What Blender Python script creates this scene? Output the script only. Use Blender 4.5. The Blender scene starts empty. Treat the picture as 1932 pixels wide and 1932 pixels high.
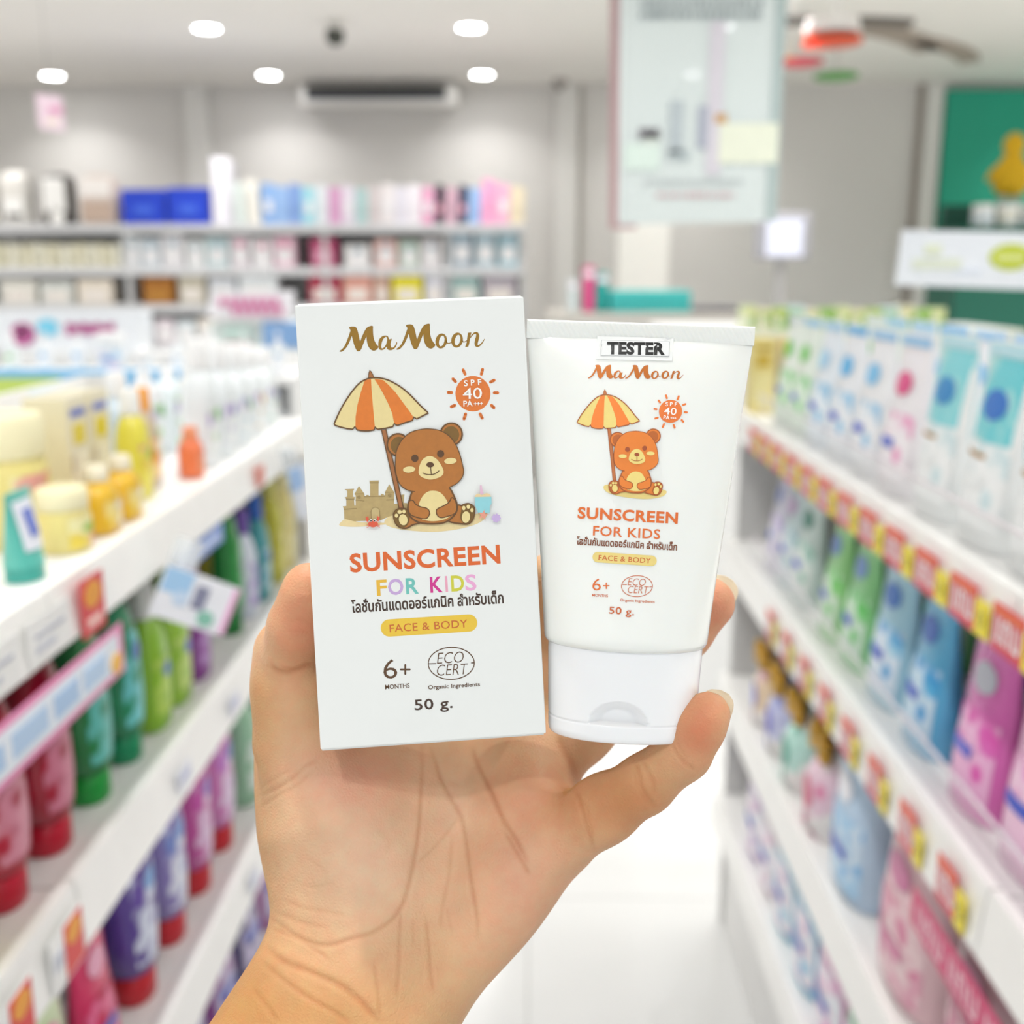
import bpy, bmesh, math, random
import numpy as np
from mathutils import Vector, Matrix
random.seed(7)
S = bpy.context.scene
COL = S.collection
PI = math.pi
# ------------------------------------------------------------------ camera
F = 2050.0                       # focal length in pixels of the 1932 px frame
H0 = 1.5                         # camera height
PITCH = math.atan((966 - 512) / F)
YAW = math.atan(34 / F)
cd = bpy.data.cameras.new('camera'); cam = bpy.data.objects.new('camera', cd); COL.objects.link(cam)
cd.sensor_fit = 'HORIZONTAL'; cd.sensor_width = 36; cd.lens = 36 * F / 1932
cam.location = (0, 0, H0); cam.rotation_euler = (PI / 2 - PITCH, 0, YAW)
cd.clip_start = 0.02; cd.clip_end = 60
cd.dof.use_dof = True; cd.dof.focus_distance = 0.303; cd.dof.aperture_fstop = 9.2
S.camera = cam
bpy.context.view_layer.update()
CM = Matrix.Translation((0, 0, H0)) @ cam.rotation_euler.to_matrix().to_4x4()
# ------------------------------------------------------------------ world, exposure
wd = bpy.data.worlds.new('world'); S.world = wd; wd.use_nodes = True
wd.node_tree.nodes['Background'].inputs[0].default_value = (0.90, 0.96, 1.0, 1)
wd.node_tree.nodes['Background'].inputs[1].default_value = 0.62
S.view_settings.view_transform = 'Standard'; S.view_settings.look = 'None'
S.view_settings.gamma = 1; S.view_settings.exposure = 0.63
S.view_settings.use_curve_mapping = False
ZC = 2.76                        # ceiling height
YB = 8.0                         # back wall
LAMPS = []                       # downlights (x, y): a regular grid over the whole shop
for i, y in enumerate((-0.9, 0.55, 2.0, 3.45, 4.75, 6.15, 7.55)):
    for x in (-4.6, -3.15, -1.72, -0.32, 1.05, 2.45, 3.9):
        if not (x == 2.45 and y > 6): LAMPS.append((x, y))   # no lamps above the coloured mobile
for k, (x, y) in enumerate(LAMPS):
    ld = bpy.data.lights.new('downlight_glow', 'AREA'); ld.shape = 'DISK'; ld.size = 0.115
    ld.energy = 4.3 * {7.55: .6, 6.15: 1.0, 4.75: 1.9}.get(y, 1.0) * (2.0 if x == 3.9 and y > 4 else 1.0) * (1.5 if x == 2.45 and y == 4.75 else 1.0); ld.color = (1.0, 0.995, 0.985); ld.spread = math.radians(125)
    lo = bpy.data.objects.new('downlight_glow', ld); COL.objects.link(lo); lo.location = (x, y, ZC - 0.012)

# ------------------------------------------------------------------ helpers
def ray(px, py):
    d = CM.to_3x3() @ Vector(((px - 966) / F, (966 - py) / F, -1.0))
    return d
def at_y(px, py, y): d = ray(px, py); return Vector((0, 0, H0)) + d * (y / d.y)
def at_z(px, py, z): d = ray(px, py); return Vector((0, 0, H0)) + d * ((z - H0) / d.z)
def at_x(px, py, x): d = ray(px, py); return Vector((0, 0, H0)) + d * (x / d.x)

MC = {}
def srgb(c):
    if isinstance(c, str):
        c = c.lstrip('#'); c = [int(c[i:i + 2], 16) / 255 for i in (0, 2, 4)]
    return [x / 12.92 if x <= 0.04045 else ((x + 0.055) / 1.055) ** 2.4 for x in c]
def mat(col, rough=0.45, metal=0.0, spec=0.5, var=0.04, scale=30.0, bump=0.0, sss=0.0, emit=0.0, alpha=1.0, trans=0.0, coat=0.0):
    key = (str(col), rough, metal, spec, var, scale, bump, sss, emit, alpha, trans, coat)
    if key in MC: return MC[key]
    m = bpy.data.materials.new('material'); m.use_nodes = True; nt = m.node_tree; b = nt.nodes['Principled BSDF']
    L = srgb(col)
    n = nt.nodes.new('ShaderNodeTexNoise'); n.inputs['Scale'].default_value = scale; n.inputs['Detail'].default_value = 3
    tc = nt.nodes.new('ShaderNodeTexCoord'); nt.links.new(tc.outputs['Object'], n.inputs['Vector'])
    mx = nt.nodes.new('ShaderNodeMix'); mx.data_type = 'RGBA'
    mx.inputs[6].default_value = (*[x * (1 - var) for x in L], 1); mx.inputs[7].default_value = (*[min(1, x * (1 + var)) for x in L], 1)
    nt.links.new(n.outputs['Fac'], mx.inputs[0]); nt.links.new(mx.outputs[2], b.inputs['Base Color'])
    b.inputs['Roughness'].default_value = rough; b.inputs['Metallic'].default_value = metal; b.inputs['Specular IOR Level'].default_value = spec
    if bump:
        bp = nt.nodes.new('ShaderNodeBump'); bp.inputs['Strength'].default_value = bump; bp.inputs['Distance'].default_value = 0.002
        nt.links.new(n.outputs['Fac'], bp.inputs['Height']); nt.links.new(bp.outputs[0], b.inputs['Normal'])
    if sss:
        b.inputs['Subsurface Weight'].default_value = sss; b.inputs['Subsurface Scale'].default_value = 0.004
        b.inputs['Subsurface Radius'].default_value = (1, 0.7, 0.5)
    if emit:
        b.inputs['Emission Color'].default_value = (*L, 1); b.inputs['Emission Strength'].default_value = emit
    if alpha < 1: b.inputs['Alpha'].default_value = alpha
    if trans: b.inputs['Transmission Weight'].default_value = trans
    if coat: b.inputs['Coat Weight'].default_value = coat; b.inputs['Coat Roughness'].default_value = 0.08
    MC[key] = m; return m
def pmat(base, a, c=None, scale=28.0, rough=0.35):
    """printed packaging: soft coloured blotches on a ground colour"""
    c = c or a; key = ('p', base, a, c, scale, rough)
    if key in MC: return MC[key]
    m = bpy.data.materials.new('printed_film'); m.use_nodes = True; nt = m.node_tree; b = nt.nodes['Principled BSDF']
    tc = nt.nodes.new('ShaderNodeTexCoord')
    v = nt.nodes.new('ShaderNodeTexVoronoi'); v.inputs['Scale'].default_value = scale; v.feature = 'SMOOTH_F1'
    n = nt.nodes.new('ShaderNodeTexNoise'); n.inputs['Scale'].default_value = scale * 0.8
    nt.links.new(tc.outputs['Object'], v.inputs['Vector']); nt.links.new(tc.outputs['Object'], n.inputs['Vector'])
    r1 = nt.nodes.new('ShaderNodeValToRGB'); r1.color_ramp.elements[0].position = 0.30; r1.color_ramp.elements[1].position = 0.42
    nt.links.new(v.outputs['Distance'], r1.inputs[0])
    r2 = nt.nodes.new('ShaderNodeValToRGB'); r2.color_ramp.elements[0].position = 0.52; r2.color_ramp.elements[1].position = 0.60
    nt.links.new(n.outputs['Fac'], r2.inputs[0])
    m1 = nt.nodes.new('ShaderNodeMix'); m1.data_type = 'RGBA'; m2 = nt.nodes.new('ShaderNodeMix'); m2.data_type = 'RGBA'
    m1.inputs[6].default_value = (*srgb(a), 1); m1.inputs[7].default_value = (*srgb(base), 1); nt.links.new(r1.outputs[0], m1.inputs[0])
    m2.inputs[7].default_value = (*srgb(c), 1); nt.links.new(m1.outputs[2], m2.inputs[6]); nt.links.new(r2.outputs[0], m2.inputs[0])
    nt.links.new(m2.outputs[2], b.inputs['Base Color']); b.inputs['Roughness'].default_value = rough
    MC[key] = m; return m

class MB:
    def __init__(s): s.v = []; s.f = []; s.mi = []; s.mats = []; s.smooth = []
    def idx(s, m):
        if m is None: return 0
        if m not in s.mats: s.mats.append(m)
        return s.mats.index(m)
    def add(s, vs, fs, m=None, smooth=False, M=None):
        o = len(s.v); i = s.idx(m)
        s.v += [tuple(M @ Vector(v)) if M else tuple(v) for v in vs]
        for f in fs: s.f.append([o + k for k in f]); s.mi.append(i); s.smooth.append(smooth)
    def box(s, x0, x1, y0, y1, z0, z1, m=None, M=None, bev=0.0):
        if bev:
            b = bmesh.new(); bmesh.ops.create_cube(b, size=1)
            for v in b.verts: v.co = Vector(((x0 + x1) / 2 + v.co.x * (x1 - x0), (y0 + y1) / 2 + v.co.y * (y1 - y0), (z0 + z1) / 2 + v.co.z * (z1 - z0)))
            bmesh.ops.bevel(b, geom=b.edges[:], offset=bev, segments=2, affect='EDGES', profile=0.6)
            b.verts.index_update(); s.add([v.co for v in b.verts], [[v.index for v in f.verts] for f in b.faces], m, False, M); b.free(); return
        vs = [(x, y, z) for z in (z0, z1) for y in (y0, y1) for x in (x0, x1)]
        s.add(vs, [(0, 2, 3, 1), (4, 5, 7, 6), (0, 1, 5, 4), (2, 6, 7, 3), (0, 4, 6, 2), (1, 3, 7, 5)], m, False, M)
    def loft(s, rings, m=None, caps=True, M=None, smooth=True):
        n = len(rings[0]); vs = [p for r in rings for p in r]; fs = []
        for i in range(len(rings) - 1):
            for k in range(n):
                a = i * n + k; b_ = i * n + (k + 1) % n; fs.append((a, b_, b_ + n, a + n))
        s.add(vs, fs, m, smooth, M)
        if caps:
            s.add(rings[0], [list(range(n))[::-1]], m, False, M); s.add(rings[-1], [list(range(n))], m, False, M)
    def cyl(s, p, q, r0, r1=None, m=None, n=20, caps=True):
        p = Vector(p); q = Vector(q); r1 = r0 if r1 is None else r1; d = (q - p).normalized()
        a = d.orthogonal().normalized(); b_ = d.cross(a)
        s.loft([[p + (a * math.cos(t) + b_ * math.sin(t)) * r0 for t in [2 * PI * k / n for k in range(n)]],
                [q + (a * math.cos(t) + b_ * math.sin(t)) * r1 for t in [2 * PI * k / n for k in range(n)]]], m, caps)
    def build(s, name, m=None, parent=None, loc=None):
        me = bpy.data.meshes.new(name); me.from_pydata(s.v, [], s.f)
        for x in (s.mats or [m]): me.materials.append(x)
        me.polygons.foreach_set('material_index', s.mi); me.polygons.foreach_set('use_smooth', s.smooth); me.update()
        o = bpy.data.objects.new(name, me); COL.objects.link(o)
        if parent: o.parent = parent
        if loc is not None: o.location = loc
        return o
def tag(o, label, cat, group=None):
    o['label'] = label; o['category'] = cat
    if group: o['group'] = group
    return o
def thing(name, label, cat, loc=(0, 0, 0), rz=0.0, group=None):
    o = bpy.data.objects.new(name, None); COL.objects.link(o); o.empty_display_size = 0.05
    o.location = loc; o.rotation_euler = (0, 0, rz); return tag(o, label, cat, group)
def dup(root, loc, rz, label, group=None, s=1.0):
    r = root.copy(); COL.objects.link(r); r.location = loc; r.rotation_euler = (0, 0, rz); r.scale = (s, s, s); r['label'] = label
    if group: r['group'] = group
    for ch in list(root.children):
        c = ch.copy(); COL.objects.link(c); c.parent = r
        for g in list(ch.children):
            d = g.copy(); COL.objects.link(d); d.parent = c
    return r
def struct(name, mb, m=None):
    o = mb.build(name, m); o['kind'] = 'structure'; return o
def text_mesh(body, bold=0.0, shear=0.0, res=3, spacing=1.0):
    c = bpy.data.curves.new('t', 'FONT'); c.body = body; c.size = 1; c.resolution_u = res; c.offset = bold; c.shear = shear; c.space_character = spacing
    o = bpy.data.objects.new('t', c); COL.objects.link(o); bpy.context.view_layer.update()
    me = bpy.data.meshes.new_from_object(o.evaluated_get(bpy.context.evaluated_depsgraph_get()))
    vs = [tuple(v.co)[:2] for v in me.vertices]; fs = [list(p.vertices) for p in me.polygons]
    bpy.data.objects.remove(o); bpy.data.meshes.remove(me); bpy.data.curves.remove(c)
    return vs, fs
ORD = ['first', 'second', 'third', 'fourth', 'fifth', 'sixth', 'seventh', 'eighth', 'ninth', 'tenth', 'eleventh', 'twelfth', 'thirteenth',
       'fourteenth', 'fifteenth', 'sixteenth', 'seventeenth', 'eighteenth', 'nineteenth', 'twentieth', 'twenty-first', 'twenty-second', 'twenty-third', 'twenty-fourth']
WHITE = mat('#F2F2F0', 0.35); WMETAL = mat('#F1F1F0', 0.3, spec=0.5); GREY = mat('#9A9A9A', 0.4); DARK = mat('#1a1a1c', 0.5)
# ------------------------------------------------------------------ room shell
def tile_mat():
    m = bpy.data.materials.new('glossy_floor_tile'); m.use_nodes = True; nt = m.node_tree; b = nt.nodes['Principled BSDF']
    tc = nt.nodes.new('ShaderNodeTexCoord'); br = nt.nodes.new('ShaderNodeTexBrick'); nt.links.new(tc.outputs['Object'], br.inputs['Vector'])
    br.offset = 0; br.inputs['Scale'].default_value = 1; br.inputs['Brick Width'].default_value = 0.6; br.inputs['Row Height'].default_value = 0.6
    br.inputs['Mortar Size'].default_value = 0.0025
    br.inputs['Color1'].default_value = (0.70, 0.70, 0.69, 1); br.inputs['Color2'].default_value = (0.685, 0.685, 0.675, 1); br.inputs['Mortar'].default_value = (0.5, 0.5, 0.49, 1)
    nt.links.new(br.outputs['Color'], b.inputs['Base Color']); b.inputs['Roughness'].default_value = 0.12
    return m
XL, XR, YF = -5.4, 4.6, -2.2
mb = MB(); mb.box(XL, XR, YF, YB, -0.05, 0, tile_mat()); struct('floor', mb)
mb = MB(); mb.box(XL, XR, YF, YB, ZC, ZC + 0.05, mat('#EBE7E1', 0.9, var=0.02, scale=2)); struct('ceiling', mb)
wm = mat('#DDDAD6', 0.8, var=0.015, scale=2)
mb = MB(); mb.box(XL, XR, YB, YB + 0.1, 0, ZC, wm); struct('wall_back', mb)
mb = MB(); mb.box(XL - 0.1, XL, YF, YB, 0, ZC, wm); struct('wall_left', mb)
mb = MB(); mb.box(XR, XR + 0.1, YF, YB, 0, ZC, wm); struct('wall_right', mb)
# pilasters, joints and ceiling edge of the back wall
def wall_strip(name, x0px, x1px, depth, m, y0=165, top=None, bot=0.0):
    a = at_y(x0px, y0 + 150, YB).x; b_ = at_y(x1px, y0 + 150, YB).x
    mb = MB(); mb.box(a, b_, YB - depth, YB - 0.001, bot, top or ZC - 0.001, m, bev=0.004); return struct(name, mb)
pm = mat('#E6E4E0', 0.7, var=0.015)
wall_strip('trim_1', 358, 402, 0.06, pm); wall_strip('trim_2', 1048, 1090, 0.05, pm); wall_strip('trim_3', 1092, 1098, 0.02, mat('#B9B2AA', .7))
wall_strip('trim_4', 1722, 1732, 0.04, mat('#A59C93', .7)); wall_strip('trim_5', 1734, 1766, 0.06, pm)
# teal wall bay at the right end
tealm = mat('#1FA587', 0.55, var=0.05, scale=3)
a = at_y(1770, 300, YB).x
mb = MB(); mb.box(a, XR - 0.001, YB - 0.09, YB - 0.001, 0, at_y(1850, 168, YB - 0.09).z, tealm, bev=0.004); struct('trim_6', mb)
# white square pillar beyond the counter
a = at_y(1168, 480, 6.8).x; b_ = at_y(1262, 480, 6.8).x
mb = MB(); mb.box(a, b_, 6.8, 7.1, 0, at_y(1200, 434, 6.8).z + 0.45, mat('#F4F2EC', 0.6), bev=0.005); struct('trim_7', mb)

# ------------------------------------------------------------------ downlight fixtures seen on the ceiling
ringm = mat('#F4F4F2', 0.35); dl = None
def in_frame(p):
    q = CM.inverted() @ Vector(p)
    return q.z < -0.1 and abs(q.x / -q.z) * F < 1010 and abs(q.y / -q.z) * F < 1010
names = []
for k, (x, y) in enumerate(sorted(LAMPS, key=lambda q: (q[1], q[0]))):
    if not in_frame((x, y, ZC)): continue
    near = y < 6.5
    row = 'nearer' if near else 'farther'
    names.append(row)
    c = names.count(row)
    lab = f'round recessed ceiling downlight, {ORD[c - 1]} from the left in the {row} lamp row'
    if dl is None:
        dl = thing('downlight', lab, 'ceiling light', (x, y, ZC), 0, 'recessed ceiling downlights')
        mb = MB(); n = 28
        ring = lambda r, z: [(r * math.cos(2 * PI * i / n), r * math.sin(2 * PI * i / n), z) for i in range(n)]
        mb.loft([ring(0.080, 0), ring(0.079, -0.006), ring(0.065, -0.008), ring(0.063, -0.001)], ringm, False); mb.build('trim_ring', None, dl)
        mb = MB(); mb.cyl((0, 0, -0.001), (0, 0, -0.004), 0.062, 0.062, mat('#ffffff', 0.5, emit=25.0), 28); mb.build('lens', None, dl)
    else:
        dup(dl, (x, y, ZC), 0, lab, 'recessed ceiling downlights')
# split air conditioner high on the back wall
p0 = at_y(563, 176, 7.75); p1 = at_y(862, 176, 7.75); zt = at_y(700, 156, 7.75).z; zb = at_y(700, 199, 7.75).z
ac = thing('air_conditioner', 'white wall air conditioner with a black slot under the ceiling', 'air conditioner', (0, 7.75, 0))
xm0, xm1 = p0.x, p1.x
mb = MB(); mb.box(xm0, xm1, 0.0, 0.25, zb, min(zt, ZC - 0.003), mat('#E6E3DE', .4), bev=0.03); mb.build('casing', None, ac)
s0 = at_y(577, 176, 7.74); s1 = at_y(840, 176, 7.74)
mb = MB(); mb.box(s0.x, s1.x, -0.012, 0.006, at_y(700, 184, 7.74).z, at_y(700, 163, 7.74).z, mat('#060606', .6), bev=0.003); mb.build('air_slot', None, ac)
mb = MB(); mb.box(s0.x, s1.x, -0.016, 0.0, at_y(700, 186.5, 7.74).z, at_y(700, 183, 7.74).z, mat('#8d929c', .4)); mb.build('louver', None, ac)
# dome camera and sprinkler
p = at_z(631, 38, ZC)
t = thing('security_camera', 'small dark dome camera hanging from the ceiling between the lamps', 'camera', (p.x, p.y, ZC))
mb = MB(); mb.cyl((0, 0, 0), (0, 0, -0.05), 0.035, 0.035, mat('#d8d5d0', .5)); mb.build('mount', None, t)
mb = MB(); n = 18; mb.loft([[(r * math.cos(2 * PI * i / n), r * math.sin(2 * PI * i / n), z) for i in range(n)] for r, z in ((.045, -.05), (.05, -.07), (.045, -.1), (.025, -.12), (.004, -.125))], mat('#3d4038', .25)); mb.build('dome', None, t)
p = at_z(1057, 150, ZC)
mb = MB(); mb.cyl((0, 0, 0), (0, 0, -.03), .055, .05, mat('#B5AEA8', .5)); mb.cyl((0, 0, -.03), (0, 0, -.07), .03, .022, mat('#8e8882', .5))
tag(mb.build('smoke_detector', None, None, (p.x, p.y, ZC)), 'grey round smoke detector on the ceiling near the back wall', 'smoke detector')
# ceiling recess with curved slots and the hanging disc mobile
for px, py, L_, W_, a_ in ((1560, 33, .9, .10, 0.0), (1700, 62, .9, .16, 0.75), (1800, 88, .8, .12, 0.85)):
    p = at_z(px, py, ZC)
    mb = MB(); nn = 14; top = []; bot = []
    for i in range(nn + 1):
        u = (i / nn - .5) * L_; c = (u * u) * 0.35
        x_, y_ = u, c; dx = W_ / 2
        top.append((x_ * math.cos(a_) - (y_ + dx) * math.sin(a_), x_ * math.sin(a_) + (y_ + dx) * math.cos(a_)))
        bot.append((x_ * math.cos(a_) - (y_ - dx) * math.sin(a_), x_ * math.sin(a_) + (y_ - dx) * math.cos(a_)))
    rings = [[(a1[0], a1[1], 0), (b1[0], b1[1], 0), (b1[0], b1[1], -.03), (a1[0], a1[1], -.03)] for a1, b1 in zip(top, bot)]
    mb.loft(rings, mat('#A79A8E' if px > 1600 else '#77716B', .7), True, smooth=False)
    o = mb.build('ceiling_vent', None, None, (p.x, p.y, ZC))
    tag(o, {1560: 'dark straight ceiling vent slot behind the hanging poster', 1700: 'brown curved ceiling vent strip, nearer of the two', 1800: 'brown curved ceiling vent strip, farther to the right of the two'}[px], 'vent', None)
mo = at_y(1575, 60, 4.6); mt = thing('hanging_mobile', 'ceiling mobile of coloured round discs around a white drum', 'mobile', (mo.x, mo.y, 0))
mb = MB()
for px, py, yy, rad, col in ((1570, 82, 4.6, .115, '#E8521A'), (1512, 121, 4.6, .085, '#D83B52'), (1577, 147, 4.6, .085, '#3C8A2C'), (1490, 118, 4.75, .05, '#E3B52E')):
    c = at_y(px, py, yy) - Vector((mo.x, mo.y, 0))
    m1 = MB(); m1.cyl(c, c + Vector((0, 0, .012)), rad, rad, mat(col, .4), 30)
    m1.cyl(c + Vector((0, 0, .012)), (c.x, c.y, ZC - .001), .0015, .0015, GREY, 6); m1.build('disc', None, mt)
c = at_y(1570, 62, 4.6) - Vector((mo.x, mo.y, 0))
m1 = MB(); m1.cyl(c - Vector((0, 0, .005)), c + Vector((0, 0, .05)), .11, .10, mat('#ECE9E6', .5), 30); m1.build('drum', None, mt)

# ------------------------------------------------------------------ hanging poster
def quad_board(name, label, cat, pts, y, th, m, parent=None, yaw=0.0):
    """upright board, its four corners read off at distance y"""
    P = [at_y(px, py, y) for px, py in pts]; c = sum(P, Vector()) / 4
    mb = MB(); vs = [p - c for p in P] + [p - c + Vector((0, th, 0)) for p in P]
    mb.add(vs, [(3, 2, 1, 0), (4, 5, 6, 7), (0, 1, 5, 4), (1, 2, 6, 5), (2, 3, 7, 6), (3, 0, 4, 7)], m)
    if parent is None:
        t = thing(name, label, cat, c); mb.build('board', None, t); return t
    o = mb.build(name, None, parent); o.location = c - parent.location; return o
def film(col, tr):
    m = bpy.data.materials.new('translucent_film'); m.use_nodes = True; nt = m.node_tree; b = nt.nodes['Principled BSDF']
    b.inputs['Base Color'].default_value = (*srgb(col), 1); b.inputs['Roughness'].default_value = 0.18; b.inputs['Alpha'].default_value = 1 - tr
    n = nt.nodes.new('ShaderNodeTexNoise'); n.inputs['Scale'].default_value = 6; r = nt.nodes.new('ShaderNodeMapRange')
    r.inputs[3].default_value = 0.15; r.inputs[4].default_value = 0.25; nt.links.new(n.outputs['Fac'], r.inputs[0]); nt.links.new(r.outputs[0], b.inputs['Roughness'])
    b.inputs['Emission Color'].default_value = (0, 0, 0, 1)
    return m
YP = 2.8
po = quad_board('hanging_poster', 'large pale green poster sheet hanging from the ceiling above the aisle', 'poster', [(1166, 424), (1464, 418), (1476, -150), (1170, -150)], YP, 0.004, film('#EDF6F5', 0.14))
def on_poster(name, x0, y0, x1, y1, m, dy=-0.003, rounded=False):
    P = at_y(x0, y1, YP + dy); Q = at_y(x1, y0, YP + dy); mb = MB(); c = po.location
    mb.box(P.x - c.x, Q.x - c.x, dy, dy + 0.0015, P.z - c.z, Q.z - c.z, m, bev=0.0006); return mb.build(name, None, po)
on_poster('edge_strip', 1169, -100, 1176, 418, mat('#F2F7F6', .3)); on_poster('edge_strip', 1464, -100, 1470, 414, mat('#B9C9C8', .3))
on_poster('pink_panel', 1330, 40, 1370, 330, mat('#E2DDE6', .3), -0.0035)
on_poster('painted_reflection', 1355, 232, 1470, 308, mat('#F6FAE6', .25), -0.0045)  # bright reflection on the sheet, painted on as a pale cream patch
on_poster('mint_picture', 1178, 270, 1245, 320, mat('#E8F8EF', .25), -0.0045)
for x0, x1, y0, y1, c in ((1205, 1245, 242, 262, '#8D8990'), (1213, 1243, 250, 275, '#E6EFE8'), (1262, 1290, 190, 290, '#C3CDD2'), (1315, 1337, 200, 280, '#B7BCCB'), (1349, 1372, 215, 232, '#D3A56A'), (1260, 1300, 282, 302, '#BFCBCE')):
    on_poster('picture', x0, y0, x1, y1, mat(c, .35), -0.005)
rg = random.Random(3)
def squiggles(x0, x1, yc, h, m, dy, parent=po):
    """rows of small soft marks: lettering too blurred to read"""
    mb = MB(); c = parent.location; x = x0
    while x < x1:
        w = rg.uniform(5, 11)
        a = at_y(x, yc + h / 2, YP + dy); b_ = at_y(min(x + w, x1), yc - h / 2 * rg.uniform(.5, 1), YP + dy)
        mb.box(a.x - c.x, b_.x - c.x, dy, dy + .001, a.z - c.z, b_.z - c.z, m); x += w + rg.uniform(2, 5)
    return mb.build('lettering', None, parent)
squiggles(1208, 1440, 6, 15, mat('#A3ADB0', .5), -0.0045); squiggles(1206, 1436, 27, 15, mat('#9AA5A8', .5), -0.0045)
squiggles(1215, 1400, 343, 9, mat('#C2C8CB', .5), -0.0045); squiggles(1240, 1385, 368, 7, mat('#D9A9B0', .5), -0.0045)
for px in (1195, 1450):
    a = at_y(px, -150, YP) - po.location
    mb = MB(); mb.cyl((a.x, 0.002, a.z), (a.x, 0.002, ZC - po.location.z - .001), 0.0012, 0.0012, GREY, 6); mb.build('hanging_wire', None, po)
rb = quad_board('hanging_poster', 'dull red poster edge showing left of the big pale poster', 'poster', [(1150, 432), (1200, 432), (1200, -150), (1152, -150)], 2.95, 0.004, mat('#C9A3A6', .4))
a = at_y(1170, -150, 2.95) - rb.location
mb = MB(); mb.cyl((a.x, 0.002, a.z), (a.x, 0.002, ZC - rb.location.z - .001), 0.0012, 0.0012, GREY, 6); mb.build('hanging_wire', None, rb)
# small price flag high on the left
fl = quad_board('price_flag', 'small pink and white price flag hanging near the ceiling at left', 'sign', [(74, 242), (123, 248), (116, 182), (66, 176)], 4.2, 0.003, mat('#F1D9E6', .5))
P = at_y(85, 232, 4.19) - fl.location; Q = at_y(108, 225, 4.19) - fl.location
mb = MB(); mb.box(P.x, Q.x, -.002, 0, P.z, Q.z, mat('#F3EFD0', .5)); mb.build('price_patch', None, fl)
P = at_y(90, 215, 4.19) - fl.location; Q = at_y(116, 200, 4.19) - fl.location
mb = MB(); mb.box(P.x, Q.x, -.002, 0, P.z, Q.z, mat('#E3A7C4', .5)); mb.build('pink_patch', None, fl)
a = at_y(92, 180, 4.2) - fl.location
mb = MB(); mb.cyl((a.x, 0.0015, a.z), (a.x, 0.0015, ZC - fl.location.z - .001), .001, .001, GREY, 6); mb.build('hanging_wire', None, fl)
# ------------------------------------------------------------------ product library (front faces local -Y, origin at base centre)
def sring(z, hw, hd, e=2.6, n=28, yo=0.0):
    out = []
    for k in range(n):
        t = 2 * PI * k / n; c, s_ = math.cos(t), math.sin(t)
        out.append((hw * math.copysign(abs(c) ** (2 / e), c), yo + hd * math.copysign(abs(s_) ** (2 / e), s_), z))
    return out
def sec_at(secs, z):
    for a, b_ in zip(secs, secs[1:]):
        if a[0] <= z <= b_[0]:
            t = (z - a[0]) / max(1e-9, b_[0] - a[0]); return [a[i] + (b_[i] - a[i]) * t for i in (1, 2, 3)]
    return list(secs[-1][1:4])
def patch(secs, x0, x1, z0, z1, off, m, name, parent, nx=8, nz=8, oval=False):
    """printed label that follows the front of a lofted body; x in fractions of the half width"""
    mb = MB(); vs = []
    for j in range(nz + 1):
        v = j / nz; z = z0 + (z1 - z0) * v; hw, hd, e = sec_at(secs, z)
        if oval:
            s_ = math.sqrt(max(0, 1 - (2 * v - 1) ** 2)); a = (x0 + x1) / 2 - (x1 - x0) / 2 * s_; b_ = (x0 + x1) / 2 + (x1 - x0) / 2 * s_
        else: a, b_ = x0, x1
        for i in range(nx + 1):
            f = a + (b_ - a) * i / nx; y = -(hd + off) * max(0.0, 1 - abs(f) ** e) ** (1 / e) - off * .5; vs.append((f * hw * 1.004, y, z))
    fs = [(j * (nx + 1) + i, j * (nx + 1) + i + 1, (j + 1) * (nx + 1) + i + 1, (j + 1) * (nx + 1) + i) for j in range(nz) for i in range(nx)]
    mb.add(vs, fs, m, True); return mb.build(name, None, parent)
def body(secs, m, name, parent, n=28):
    mb = MB(); mb.loft([sring(z, hw, hd, e, n) for z, hw, hd, e in secs], m); return mb.build(name, None, parent)
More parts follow.
